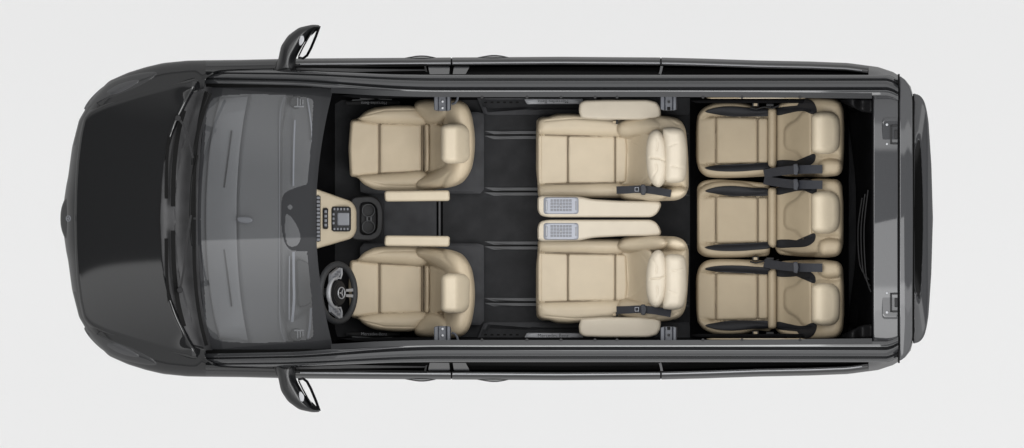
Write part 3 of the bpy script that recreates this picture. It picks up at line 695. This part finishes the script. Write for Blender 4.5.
for wxp in (204, 712):
    for sg in (1, -1):
        wh = empty('wheel', van, (WX(wxp), sg * 141 / S, .33))
        for nm, r0, w0, w1, m_ in (('tyre', .33, 122, 146, 'rubber'), ('rim', .22, 136, 147.5, 'plate')):
            mb = MB(); V = []; k = 40
            for ww, rr_ in ((w0, r0 * .93), (w0 + 2, r0), (w1 - 2, r0), (w1, r0 * .93)):
                V += [(WX(wxp) + rr_ * math.cos(2 * PI * i / k), sg * ww / S, .33 + rr_ * math.sin(2 * PI * i / k)) for i in range(k)]
            F = [(j * k + i, j * k + (i + 1) % k, (j + 1) * k + (i + 1) % k, (j + 1) * k + i) for j in range(3) for i in range(k)] + [tuple(range(k)), tuple(range(3 * k, 4 * k))]
            mb.add(V, F); under(mb.build(nm, M[m_]), wh)

# ------------------------------------------------------------------ seats
def seat_root(name, x, y, label):
    e = empty(name, van, (WX(x), WY(y), .55)); e['label'] = label; return e
def wr(x, y, a=1.): return a * (.0006 * np.sin(x * .23 + 2 * np.sin(y * .13)) + .0006 * np.sin(y * .21 + x * .09))

def stitches(e, F_, lines, w=.8):
    """thin sewn seams lying in the joints between the cushion panels"""
    for l in lines:
        q = F_([(p[0], p[1]) for p in l]); z = [p[2] for p in l]
        if abs(q[0][0] - l[0][0]) > 1e-6 or (len(l) > 1 and abs(q[0][1] - l[0][1]) > 1 and q[0][0] != l[0][0]): z = z[::-1]
        mb = MB(); strap(mb, [(a[0], a[1], b) for a, b in zip(q, z)], w, .01); under(mb.build('seam', M['stitch']), e)
def front_seat(flipped, label):
    F_ = (lambda P: flip(P)) if flipped else (lambda P: np.array(P, float))
    my = (lambda y: 2 * CY - y) if flipped else (lambda y: y)
    e = seat_root('front_seat', 415, my(147), label)
    mb = MB(); pad(mb, rect(360, my(148) - 36, 484, my(148) + 45.5 if not flipped else my(148) + 36, 4) if not flipped else rect(360, my(148) - 45.5, 484, my(148) + 36, 4), .56, .70, 2, 1, 10)
    under(mb.build('seat_base', M['carpet_light']), e)
    fr = rpoly([(350.5, 119.5), (379, 123.2), (379, 173.6), (350, 176.8), (348.4, 148)], [3, 1, 1, 3, 8], 60)
    mid = rpoly([(380, 123.4), (421.5, 124), (421.5, 171.5), (380, 173.4)], 1.5, 60)
    bt = smooth_closed([(358.5, 118.5), (364, 112), (374, 107.4), (392, 105.3), (410, 105.2), (420, 109), (428, 118), (424, 125), (400, 124.2), (375, 123)], 70)
    bb = smooth_closed([(357.5, 177), (363, 184), (374, 189.5), (392, 191.3), (412, 191), (424, 186), (430, 178), (422, 171), (400, 172.6), (375, 174.2)], 70)
    out = rpoly([(350.5, 119.5), (358.5, 118.3), (364, 112), (374, 107.4), (392, 105.3), (410, 105.2), (430, 110), (434, 148), (430, 188), (412, 191), (392, 191.3), (374, 189.5), (363, 184), (357.5, 177), (350, 176.8), (348.4, 148)], 4, 230)
    H = hmax([(F_(fr), lambda x, y: .955 + wr(x, y), 3.5, .02), (F_(mid), lambda x, y: .955 + wr(x, y) - .008 * sst(400, 422, x), 3.5, .014),
              (F_(bt), lambda x, y: 1.0, 10, .055), (F_(bb), lambda x, y: 1.0, 10, .055)], .86)
    mb = MB(); pad(mb, F_(out), .66, lambda x, y: H(x, y) + seam(x, y, [(362, my(116)), (385, my(110.5)), (415, my(110))], .7, .004) + seam(x, y, [(362, my(180)), (385, my(185.5)), (415, my(186))], .7, .004), 3.5, 1.6, 66)
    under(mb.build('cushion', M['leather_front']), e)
    stitches(e, F_, [[(379.4, 124, .951), (379.4, 173.4, .951)], [(422.4, 125, .95), (422.4, 171, .95)], [(382, 123.6, .953), (420, 124.4, .953)], [(382, 172.8, .953), (420, 171.6, .953)]])
    # backrest
    bo = smooth_closed([(414, 184), (416.5, 178), (424, 172), (424, 124), (418, 116), (414, 108), (416, 102), (424, 99.2), (436, 98.7), (448, 98.5), (458, 99.8), (466, 104), (471, 113), (474, 128), (475, 142), (474, 157), (471, 170), (464, 181), (455, 186), (440, 189), (425, 191.2), (417, 189)], 170)
    lo = rpoly([(423.4, 124), (429, 124), (429, 171.5), (423.4, 171.5)], 1.5, 40)
    mid2 = rpoly([(430, 122), (447, 128), (447, 166), (430, 172)], 3, 50)
    bt2 = smooth_closed([(414, 107), (418, 101), (428, 99.3), (440, 101), (450, 108), (447, 117), (436, 123), (426, 122), (418, 115)], 60)
    bb2 = smooth_closed([(414.5, 185), (418, 179), (428, 175), (438, 170), (450, 163), (458, 170), (450, 181), (438, 187.5), (425, 190.6), (417, 189)], 60)
    sh = smooth_closed([(440, 104), (450, 99.5), (459, 100.5), (467, 106), (471.6, 118), (474, 142), (472, 162), (468, 174), (458, 183), (446, 187), (440, 178), (446, 160), (448, 142), (446, 122)], 90)
    zs = lambda x, y: 1.02 + .30 * sst(415, 462, x)
    H2 = hmax([(F_(lo), lambda x, y: .985 + 0 * x, 3, .02), (F_(mid2), lambda x, y: .985 + .22 * sst(429, 450, x) + .02 * ((y - my(147)) / 22) ** 2, 4, .02), (F_(bt2), lambda x, y: zs(x, y) + .03, 11, .10), (F_(bb2), lambda x, y: zs(x, y) + .03, 11, .10), (F_(sh), lambda x, y: zs(x, y) + .03, 13, .08)], .93)
    mb = MB(); pad(mb, F_(bo), .75, lambda x, y: H2(x, y) + wr(x, y, .8) + seam(x, y, [(429, my(172)), (445, my(166)), (449, my(146)), (445, my(126)), (429, my(122))], 1., .008), 4, 1.8, 46, c=(448, my(144)))
    under(mb.build('backrest', M['leather_front']), e)
    hp = rpoly([(441, 126), (447, 123.5), (464, 124), (469.5, 130), (470, 158), (465, 163), (447, 164), (441, 160)], [3, 4, 5, 6, 6, 5, 4, 3], 90)
    mb = MB(); pad(mb, F_(hp), 1.25, lambda x, y: 1.47 + .02 * np.cos((x - 450) / 14) - .10 * sst(454, 470, x), 6, 1.5, 26)
    under(mb.build('headrest', M['leather_half_lit']), e)
    mb = MB(); P = rpoly([(384, 191), (449.5, 190.2), (450, 201), (385, 201.6)], [3.5, 3, 3, 3], 100)
    pad(mb, F_(P), 1.08, lambda x, y: 1.17 + 0 * x, 2.5, 1.2, 14); under(mb.build('armrest', M['leather_half_lit']), e)
    return e
front_seat(False, 'front passenger seat with its armrest towards the aisle')
front_seat(True, 'driver seat behind the steering wheel')

def captain_seat(flipped, label):
    F_ = (lambda P: flip(P)) if flipped else (lambda P: np.array(P, float))
    my = (lambda y: 2 * CY - y) if flipped else (lambda y: y)
    e = seat_root('captain_seat', 610, my(160), label)
    mb = MB(); pad(mb, rect(545, min(my(118), my(196)), 672, max(my(118), my(196)), 4), .57, .68, 2, 1, 8); under(mb.build('seat_base', M['trim']), e)
    out = rpoly([(536.6, 120), (541, 116.5), (549, 117), (556, 113.5), (570, 113.2), (625, 118), (628, 150), (626, 198), (538, 198), (537.5, 184), (536, 170), (536, 135)], 4, 240)
    fr = rpoly([(538, 134.5), (567.5, 135.8), (567.5, 183), (538, 184.5)], [3, 1, 1, 3], 60)
    mid = rpoly([(568.3, 135.8), (614.8, 136.5), (614.8, 182.5), (568.3, 183)], 1.5, 60)
    bk_ = rpoly([(615.6, 136.5), (630, 137), (630, 182), (615.6, 182.5)], 1.5, 50)
    bt = smooth_closed([(537.5, 126), (540, 119), (552, 115.2), (572, 113.8), (600, 115.4), (625, 120), (630, 130), (618, 136.3), (580, 135.5), (545, 134.5), (538, 132)], 80)
    bb = smooth_closed([(538, 188), (545, 184.5), (580, 183.6), (618, 183), (628, 190), (622, 197), (590, 199), (555, 199), (540, 197)], 80)
    nose = rpoly([(536.4, 132), (542, 132), (542, 186), (536.4, 186)], 2, 40)
    H = hmax([(F_(fr), lambda x, y: .952 + wr(x, y), 2.5, .012), (F_(mid), lambda x, y: .952 + wr(x, y), 2.5, .012), (F_(bk_), .948, 2.5, .01), (F_(nose), .93, 3, .02),
              (F_(bt), lambda x, y: .99 + wr(x, y, .6), 9, .05), (F_(bb), lambda x, y: .98 + wr(x, y, .6), 9, .05)], .90)
    mb = MB(); pad(mb, F_(out), .66, lambda x, y: H(x, y) + seam(x, y, [(545, my(121)), (575, my(118.5)), (620, my(121))], .7, .004) + seam(x, y, [(541, my(130)), (541, my(188))], .6, .004), 3, 1.8, 70)
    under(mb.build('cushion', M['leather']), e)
    stitches(e, F_, [[(567.9, 136.4, .951), (567.9, 182.4, .951)], [(615.2, 137, .948), (615.2, 182, .948)], [(545, 135.2, .953), (614, 136, .953)], [(545, 183.8, .953), (614, 183, .953)]], .7)
    bo = rpoly([(622, 140), (617, 134), (616, 126), (622, 119.5), (634, 116.6), (650, 115.4), (668, 115.8), (680, 119), (685.6, 128), (687.5, 145), (688.6, 168), (688.8, 188), (685, 196.5), (677, 200.5), (650, 201.5), (628, 201), (618, 197), (616, 190), (622, 182)], 6, 200)
    pit = rpoly([(622, 134), (650, 133), (656, 150), (654, 180), (650, 187), (622, 186)], 5, 60)
    wing = smooth_closed([(616, 127), (620, 120), (632, 116.8), (648, 117), (660, 121), (664, 128), (656, 133), (640, 135), (626, 137), (618, 134)], 70)
    wb = smooth_closed([(617, 190), (626, 186), (645, 186.5), (662, 188), (668, 194), (660, 200.5), (640, 201), (624, 200)], 70)
    sh = smooth_closed([(646, 124), (658, 116.5), (672, 117), (682, 122), (686, 135), (687.6, 160), (687.6, 185), (680, 188), (668, 186), (660, 184), (655, 165), (654, 145), (650, 133)], 90)
    lb = smooth_closed([(668, 191), (676, 187), (685, 188), (688, 192), (685, 197), (676, 200), (669, 198)], 40)
    zs = lambda x, y: 1.03 + .28 * sst(618, 676, x)
    H2 = hmax([(F_(pit), lambda x, y: .92 + .30 * sst(625, 655, x) + .02 * ((y - my(160)) / 24) ** 2, 4, .02), (F_(wing), lambda x, y: zs(x, y) + .06, 10, .10), (F_(wb), lambda x, y: zs(x, y) + .04, 8, .08), (F_(sh), lambda x, y: zs(x, y) + .03, 12, .08), (F_(lb), 1.38, 6, .07)], .93)
    mb = MB(); pad(mb, F_(bo), .75, lambda x, y: H2(x, y) + wr(x, y, 1.) + seam(x, y, [(623, my(136)), (640, my(146)), (650, my(160)), (648, my(176)), (640, my(184))], 1.2, .006) + seam(x, y, [(668, my(118)), (676, my(124)), (683, my(126))], .8, .006), 4, 1.8, 50, c=(655, my(160)))
    under(mb.build('backrest', M['leather']), e)
    hp = smooth_closed([(656, 129.5), (661, 132), (665.6, 140), (667.6, 152), (668, 166), (666, 179), (660, 187), (652.5, 184), (647.6, 173), (646, 158), (646.6, 143), (650, 133)], 90)
    crease = lambda x, y: seam(x, y, [(650, my(158)), (659, my(158.6)), (665, my(161))], .8, .008) + seam(x, y, [(655, my(133)), (658, my(142)), (657, my(150))], .9, .005) + seam(x, y, [(652, my(178)), (657, my(170)), (656, my(164))], .9, .005)
    mb = MB(); pad(mb, F_(hp), 1.2, lambda x, y: 1.49 + crease(x, y), 8, 1.3, 30); under(mb.build('headrest_pillow', M['leather_lit']), e)
    hp2 = smooth_closed([(662.6, 130.5), (668, 127.4), (678, 127.8), (684, 132), (686.6, 145), (686.8, 160), (686, 175), (682.6, 181.4), (673, 183), (667, 182), (664, 176), (664, 150)], 90)
    mb = MB(); pad(mb, F_(hp2), 1.2, lambda x, y: 1.50 + seam(x, y, [(671, my(166)), (684, my(168))], .9, .005) + seam(x, y, [(669, my(146)), (677, my(143))], .8, .004) - .02 * sst(676, 687, x), 8, 1.3, 30); under(mb.build('headrest', M['leather_lit']), e)
    P = rpoly([(579.5, 103), (584, 100.2), (605, 99.6), (648, 99.6), (657, 102), (660.3, 108), (661.4, 118.5), (640, 119.8), (600, 119.6), (581, 118.2), (578.6, 111)], 2.5, 140)
    def Ha(x, y): return 1.17 + .02 * sst(600, 650, x)
    def armrest(P, H_, light=None):
        mb = MB(); pad(mb, P, 1.06, H_, 2.8, 1.3, 20); a = under(mb.build('armrest', M['leather_lit'] if light is None else light), e)
        return a
    armrest(F_(P), Ha)
    P = rpoly([(537.6, 197.5), (541, 195.7), (579, 196.3), (592, 199.2), (620, 200.8), (650, 201), (660, 201.2), (661.4, 205), (658, 213), (652, 217.3), (548, 217.3), (540, 215.6), (537.4, 210)], [2, 3, 4, 6, 4, 2, 2, 3, 4, 4, 5, 4, 3], 160)
    a = armrest(F_(P), lambda x, y: 1.16 + 0 * x)
    # control panel let into the armrest
    mb = MB(); pad(mb, rect(543.6, min(my(197.2), my(214)), 578.6, max(my(197.2), my(214)), 3, 90), 1.14, 1.168, 1, .8, 8)
    tr = under(mb.build('control_tray', M['silver_paint']), e)
    mb = MB(); yc = my(205.6)
    for i in range(7):
        for j in range(4): box(mb, 550.6 + i * 3.1, yc - 6.2 + j * 3.15, 553 + i * 3.1, yc - 3.9 + j * 3.15, 1.166, 1.1715, .3)
    under(mb.build('tray_button', M['button']), e)
    mb = MB(); box(mb, 545.2, yc - 5.8, 547.6, yc + 5.8, 1.165, 1.1712, .8); box(mb, 575.2, yc - 4.6, 576.8, yc + 4.6, 1.165, 1.1712, .6); cyl(mb, 560.8, yc, 1.17, 1.174, 1.2, 12); under(mb.build('tray_handle', M['plate']), e)
    # belt: same side on both seats
    yb = 189.6 if not flipped else 309.6; d = 1.5
    mb = MB(); strap(mb, [(616.5, yb + .5, 1.13), (628, yb + .2, 1.19), (638, yb - .4, 1.23), (652, yb + .6, 1.28), (671, yb + 2.4 + d, 1.38)], 7.6, .004)
    bl = under(mb.build('seat_belt', M['belt']), e)
    mb = MB(); P = rpoly([(640.5, yb - 5), (645, yb - 5.4), (647, yb), (645, yb + 5.6), (641, yb + 5.4)], 1.5, 40); pad(mb, P, 1.22, 1.285, 1, 1, 8)
    under(mb.build('belt_tongue', M['belt']), e)
    mb = MB(); 
    tube(mb, [(WX(636.8 + a), WY(yb - .3 + b), 1.245) for a, b in ((-1.8, -1.8), (1.8, -1.8), (1.8, 1.8), (-1.8, 1.8))], .003, 6, closed=True); under(mb.build('belt_buckle', M['silver_paint']), e)
    yk = 122.2 if not flipped else 2 * CY - 122.2
    mb = MB(); box(mb, 612.5, yk - 1.6, 616, yk + 1.2, 1.0, 1.06, .5); box(mb, 615.6, yk - 2.6, 618, yk + 1.8, .98, 1.05, .5, 1); under(mb.build('armrest_hinge', [M['leather_dim'], M['trim']]), e)
    return e
captain_seat(False, 'second row seat on the passenger side with two armrests')
captain_seat(True, 'second row seat behind the driver with two armrests')

def rear_seat(kind, label):
    # kind 0: upper outboard, 1: middle, 2: lower outboard (mirror of 0)
    fl = kind == 2; off = 0 if kind != 1 else 79.5
    def F_(P):
        P = np.array(P, float)
        if kind == 1:
            P = P.copy(); P[:, 1] += off
        return flip(P) if fl else P
    def my(y): y = y + off; return 2 * CY - y if fl else y
    e = seat_root('rear_seat', 765, my(140), label)
    if kind == 1:
        out = rpoly([(697, 106), (703, 101), (716, 99.6), (745, 101.5), (770, 104), (770, 176.5), (740, 178), (714, 178.3), (703, 177), (697, 172)], 5, 150)
    else:
        out = rpoly([(696, 128), (697.5, 114), (704, 107), (714, 102.6), (728, 101.3), (745, 102.6), (757, 107), (772, 105), (772, 176), (745, 177.6), (720, 178.3), (706, 177), (699, 171), (696, 160)], 5, 150)
    fr = rpoly([(697, 118.5), (715.6, 117), (715.6, 163.5), (697, 164)], [3, 1, 1, 3], 50)
    mid = rpoly([(716.4, 117), (757.5, 118), (757.5, 162.5), (716.4, 163.5)], 1, 60)
    m3 = rpoly([(758.3, 118), (768, 118), (768, 162.5), (758.3, 162.5)], 1, 40)
    bt = smooth_closed([(697.5, 119), (699, 110), (708, 104.2), (722, 102), (742, 103), (757, 107.4), (768, 108), (770, 114), (745, 117), (715, 115.6), (704, 119)], 80)
    bb = smooth_closed([(697.5, 163), (704, 163), (715, 165), (745, 164), (770, 163), (771, 172), (745, 177.4), (720, 178), (706, 176.6), (699, 171)], 80)
    H = hmax([(F_(fr), lambda x, y: .962 + wr(x, y), 3, .012), (F_(mid), lambda x, y: .962 + wr(x, y), 3, .014), (F_(m3), .96, 2.5, .012),
              (F_(bt), lambda x, y: .975, 7, .04), (F_(bb), lambda x, y: .975, 7, .04)], .93)
    stitches(e, F_, [[(716, 118, .960), (716, 163, .960)], [(757.9, 118.5, .958), (757.9, 162, .958)]], .7)
    def leaf(P): return smooth_closed(F_(P), 70)
    l1 = leaf([(705, 111.6), (716, 107.6), (732, 106.4), (752, 108), (768, 109), (769, 115.8), (752, 116.6), (732, 116.6), (716, 114.4)])
    l2 = leaf([(704.6, 168), (716, 165.2), (735, 164), (752, 163.4), (769, 162.8), (770, 168.5), (752, 170.6), (735, 171.6), (716, 171)])
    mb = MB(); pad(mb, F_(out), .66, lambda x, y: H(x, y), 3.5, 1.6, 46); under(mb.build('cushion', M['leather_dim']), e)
    mb = MB(); 
    for L_ in (l1, l2): pad(mb, L_, .9, lambda x, y: np.maximum(H(x, y), .955) + .012, .8, .6, 18)
    under(mb.build('cushion_insert', M['leather_dark']), e)
    # hinge roll
    mb = MB(); pad(mb, F_(rpoly([(768, 108), (776.5, 108), (776.5, 166), (774, 169), (768, 166)], 3, 70)), .8, 1.03, 4.2, 1.4, 14); under(mb.build('lumbar_roll', M['leather_dim']), e)
    if kind == 1: bo = [(774, 112), (776, 107), (786, 104), (800, 100.5), (820, 99), (838, 99.8), (842, 104), (843.5, 125), (843.5, 165), (840, 176), (830, 178.4), (800, 177), (778, 175), (774, 166)]
    else: bo = [(775, 108), (780, 103), (789, 98.8), (804, 97), (832, 97), (840, 100.4), (843.4, 108), (844.4, 125), (844, 150), (843, 170), (839, 175.6), (825, 177.4), (800, 177), (780, 176), (775, 168)]
    bo = rpoly(bo, 5, 180)
    base = rpoly([(775, 107), (800, 104), (843, 103), (843, 172), (800, 174), (775, 170)], 5, 60)
    cp = rpoly([(783.5, 130), (787, 124.5), (797, 118.5), (802, 111), (812, 109), (812, 160), (802, 159.6), (795, 152), (786, 149.5), (783.5, 145)], 4, 80)
    bump = rpoly([(820, 161), (829, 158.4), (840, 160), (842.6, 164), (842.4, 171), (838, 175.6), (822, 176.4), (818, 170)], 4, 60)
    topb = smooth_closed([(778, 106), (786, 100.5), (800, 98.4), (825, 98), (838, 100.5), (843, 110), (843.8, 135), (843, 156), (834, 158), (815, 157), (812, 135), (815, 112), (800, 108.5), (786, 109)], 90)
    zs = lambda x, y: 1.0 + .34 * sst(775, 828, x)
    H2 = hmax([(F_(base), zs, 6, .05), (F_(cp), lambda x, y: zs(x, y) + .028, 4, .035), (F_(bump), 1.40, 7, .06), (F_(topb), lambda x, y: zs(x, y) + .03, 9, .06)], .95)
    mb = MB(); pad(mb, F_(bo), .75, lambda x, y: H2(x, y) + seam(x, y, [(799, my(118)), (799, my(152))], 8, -.006) + wr(x, y, .6), 4, 1.6, 48, c=(808, my(138))); under(mb.build('backrest', M['leather_dim']), e)
    i1 = leaf([(776.5, 108.4), (788, 106.4), (799, 105), (800.4, 100.4), (807, 98.8), (813, 101.6), (816.4, 108), (816.2, 113.6), (811, 114), (806, 111.6), (798, 111.4), (788, 113.4), (777, 115.2)])
    i2 = leaf([(776.5, 161), (788, 160), (800, 160.8), (808, 158), (812, 154), (815.5, 155), (814, 162), (806, 167), (792, 168), (777, 168)])
    mb = MB()
    for L_ in (i1, i2): pad(mb, L_, .95, lambda x, y: H2(x, y) + .010, 1.2, .8, 18)
    under(mb.build('backrest_insert', M['leather_dark']), e)
    hp = rpoly([(811.5, 115), (818, 111.6), (832, 111.4), (838.5, 116), (840, 124), (840, 142), (838, 150), (831, 154), (818, 154), (811.5, 151)], [3, 5, 7, 6, 5, 5, 6, 7, 5, 3], 110)
    mb = MB(); pad(mb, F_(hp), 1.25, lambda x, y: 1.49 - .06 * sst(820, 840, x) + 0 * x, 7, 1.5, 28); under(mb.build('headrest', M['leather_half_lit']), e)
    # belt
    yb = {0: 169.4, 1: 184.6, 2: 267.6}[kind]; s_ = {0: 1, 1: -1, 2: -1}[kind]
    mb = MB()
    strap(mb, [(764, yb + 4.6 * s_, 1.02), (775, yb + 2.6 * s_, 1.10), (792, yb + .6 * s_, 1.24), (806, yb, 1.36), (822.5, yb - .2 * s_, 1.445)], 8.6, .004)
    under(mb.build('seat_belt', M['belt']), e)
    mb = MB(); P = rpoly([(793, yb - 5.4), (797.5, yb - 6), (799, yb), (797.5, yb + 6), (793.5, yb + 5.2)], 1.2, 40); pad(mb, P, 1.2, 1.33, 1, 1, 8); under(mb.build('belt_tongue', M['belt']), e)
    mb = MB(); yk = {0: 104.5, 1: 258.6, 2: 333}[kind]
    box(mb, 752, yk - 2.4, 759, yk + 2.2, .96, 1.03, 1, 1); box(mb, 753.5, yk - 1.4, 757.5, yk + 1.4, 1.0, 1.036, .6, 0)
    tube(mb, [(WX(a), WY(yk + b), 1.02) for a, b in ((750, 3), (756, 4.4), (764, 2.4), (772, 3.6), (779, 1))], .005, 8, mi=1)
    box(mb, 766, yk - 1.2, 774, yk + 2, 1.0, 1.03, .8, 1)
    under(mb.build('belt_buckle', [M['leather_dim'], M['trim']]), e)
    return e
rear_seat(0, 'rear bench seat on the passenger side')
rear_seat(1, 'middle rear bench seat')
rear_seat(2, 'rear bench seat on the driver side')

# ------------------------------------------------------------------ light: studio dome, softbox and an added overhead fill
w = bpy.data.worlds.new('World'); bpy.context.scene.world = w; w.use_nodes = True; nt = w.node_tree
bg = nt.nodes['Background']; bg.inputs['Strength'].default_value = 1.0
tc = nt.nodes.new('ShaderNodeTexCoord'); sp = nt.nodes.new('ShaderNodeSeparateXYZ'); nt.links.new(tc.outputs['Generated'], sp.inputs[0])
def ramp(src, lo, hi, stops):
    mr = nt.nodes.new('ShaderNodeMapRange'); mr.inputs[1].default_value = lo; mr.inputs[2].default_value = hi; nt.links.new(src, mr.inputs[0])
    r = nt.nodes.new('ShaderNodeValToRGB'); nt.links.new(mr.outputs[0], r.inputs[0]); e = r.color_ramp.elements
    while len(e) > 1: e.remove(e[-1])
    for i, (p, c) in enumerate(stops):
        q = e[0] if i == 0 else e.new(p); q.position = p; q.color = (c, c, c, 1)
    mu = nt.nodes.new('ShaderNodeSeparateColor'); nt.links.new(r.outputs[0], mu.inputs[0]); return mu.outputs[0]
def math_(op, a, b):
    m = nt.nodes.new('ShaderNodeMath'); m.operation = op
    for i, q in enumerate((a, b)):
        if isinstance(q, (int, float)): m.inputs[i].default_value = q
        else: nt.links.new(q, m.inputs[i])
    return m.outputs[0]
Z = ramp(sp.outputs[2], -1, 1, [(0, .6), (.46, .6), (.50, 1.0), (1.0, 1.0)])
Yv = ramp(sp.outputs[1], -.5, .5, [(0, .42), (.32, .5), (.322, .72), (.362, .72), (.370, .13), (.630, .12), (.638, .72), (.680, .72), (.688, .33), (1, .33)])
Yf = ramp(sp.outputs[1], -.5, .5, [(0, .24), (.20, .26), (.412, .52), (.418, .07), (.70, .07), (.85, .2), (1, .24)])
front = ramp(sp.outputs[0], -1, 1, [(0, 1), (.36, 1), (.40, 0), (1, 0)])
Yx = nt.nodes.new('ShaderNodeMix'); nt.links.new(front, Yx.inputs[0]); nt.links.new(Yv, Yx.inputs[2]); nt.links.new(Yf, Yx.inputs[3])
L = math_('MULTIPLY', Z, math_('MULTIPLY', Yx.outputs[0], 3.1))
cmb = nt.nodes.new('ShaderNodeCombineColor')
for i in range(3): nt.links.new(L, cmb.inputs[i])
nt.links.new(cmb.outputs[0], bg.inputs[0])

def area(name, loc, size, sy, power, tgt=(0, 0, 1)):
    l = bpy.data.lights.new(name, 'AREA'); l.shape = 'RECTANGLE'; l.size = size; l.size_y = sy; l.energy = power
    o = bpy.data.objects.new(name, l); C.objects.link(o); o.location = loc
    o.rotation_euler = (Vector(tgt) - Vector(loc)).to_track_quat('-Z', 'Y').to_euler(); return o
# one object per loose piece for these parts
SPLIT = ('bonnet_seal', 'cushion_insert', 'windshield_seal', 'drain_channel', 'backrest_insert', 'defrost_slot', 'dash_trim', 'vent_blade', 'lining_rib', 'bolt', 'clip', 'tray_button', 'button', 'grip_ridge', 'wiring_loom', 'cup_ring', 'tray_handle')
def split(o):
    me = o.data; n = len(me.vertices); par = list(range(n))
    def f(a):
        while par[a] != a: par[a] = par[par[a]]; a = par[a]
        return a
    for e in me.edges:
        a, b = f(e.vertices[0]), f(e.vertices[1])
        if a != b: par[a] = b
    grp = {}
    for p in me.polygons: grp.setdefault(f(p.vertices[0]), []).append(p)
    if len(grp) < 2: return
    base = o.name.split('.')[0]; mats = list(me.materials); parent = o.parent; pinv = o.matrix_parent_inverse.copy()
    for ps in grp.values():
        mb = MB(); idx = {}
        for p in ps:
            for v_ in p.vertices:
                if v_ not in idx: idx[v_] = len(idx)
        mb.v = [tuple(me.vertices[k].co) for k in idx]; mb.f = [tuple(idx[k] for k in p.vertices) for p in ps]; mb.m = [p.material_index for p in ps]
        q = mb.build(base, mats, parent); q.matrix_parent_inverse = pinv
    bpy.data.objects.remove(o)
for o in [o for o in C.objects if o.type == 'MESH' and o.name.split('.')[0] in SPLIT]: split(o)

area('softbox', (1.5, -1.6, 6.5), 3.5, 2.0, 60, (.6, 0, 1))
area('overhead_fill', (.45, 0, 6), 3.0, 3.0, 135, (.45, 0, 0))  # added fill lamp above the cabin, brightens the seats and floor

cam = bpy.data.cameras.new('camera'); cam.type = 'ORTHO'; cam.ortho_scale = 1024 / S; cam.clip_start = .1; cam.clip_end = 200
co = bpy.data.objects.new('camera', cam); C.objects.link(co); co.location = (0, (218.5 - 224) / S, 9); bpy.context.scene.camera = co
sc = bpy.context.scene
sc.view_settings.view_transform = 'Standard'; sc.view_settings.look = 'None'; sc.view_settings.exposure = 0; sc.view_settings.gamma = 1
sc.cycles.use_denoising = True; sc.cycles.max_bounces = 8; sc.cycles.transparent_max_bounces = 12
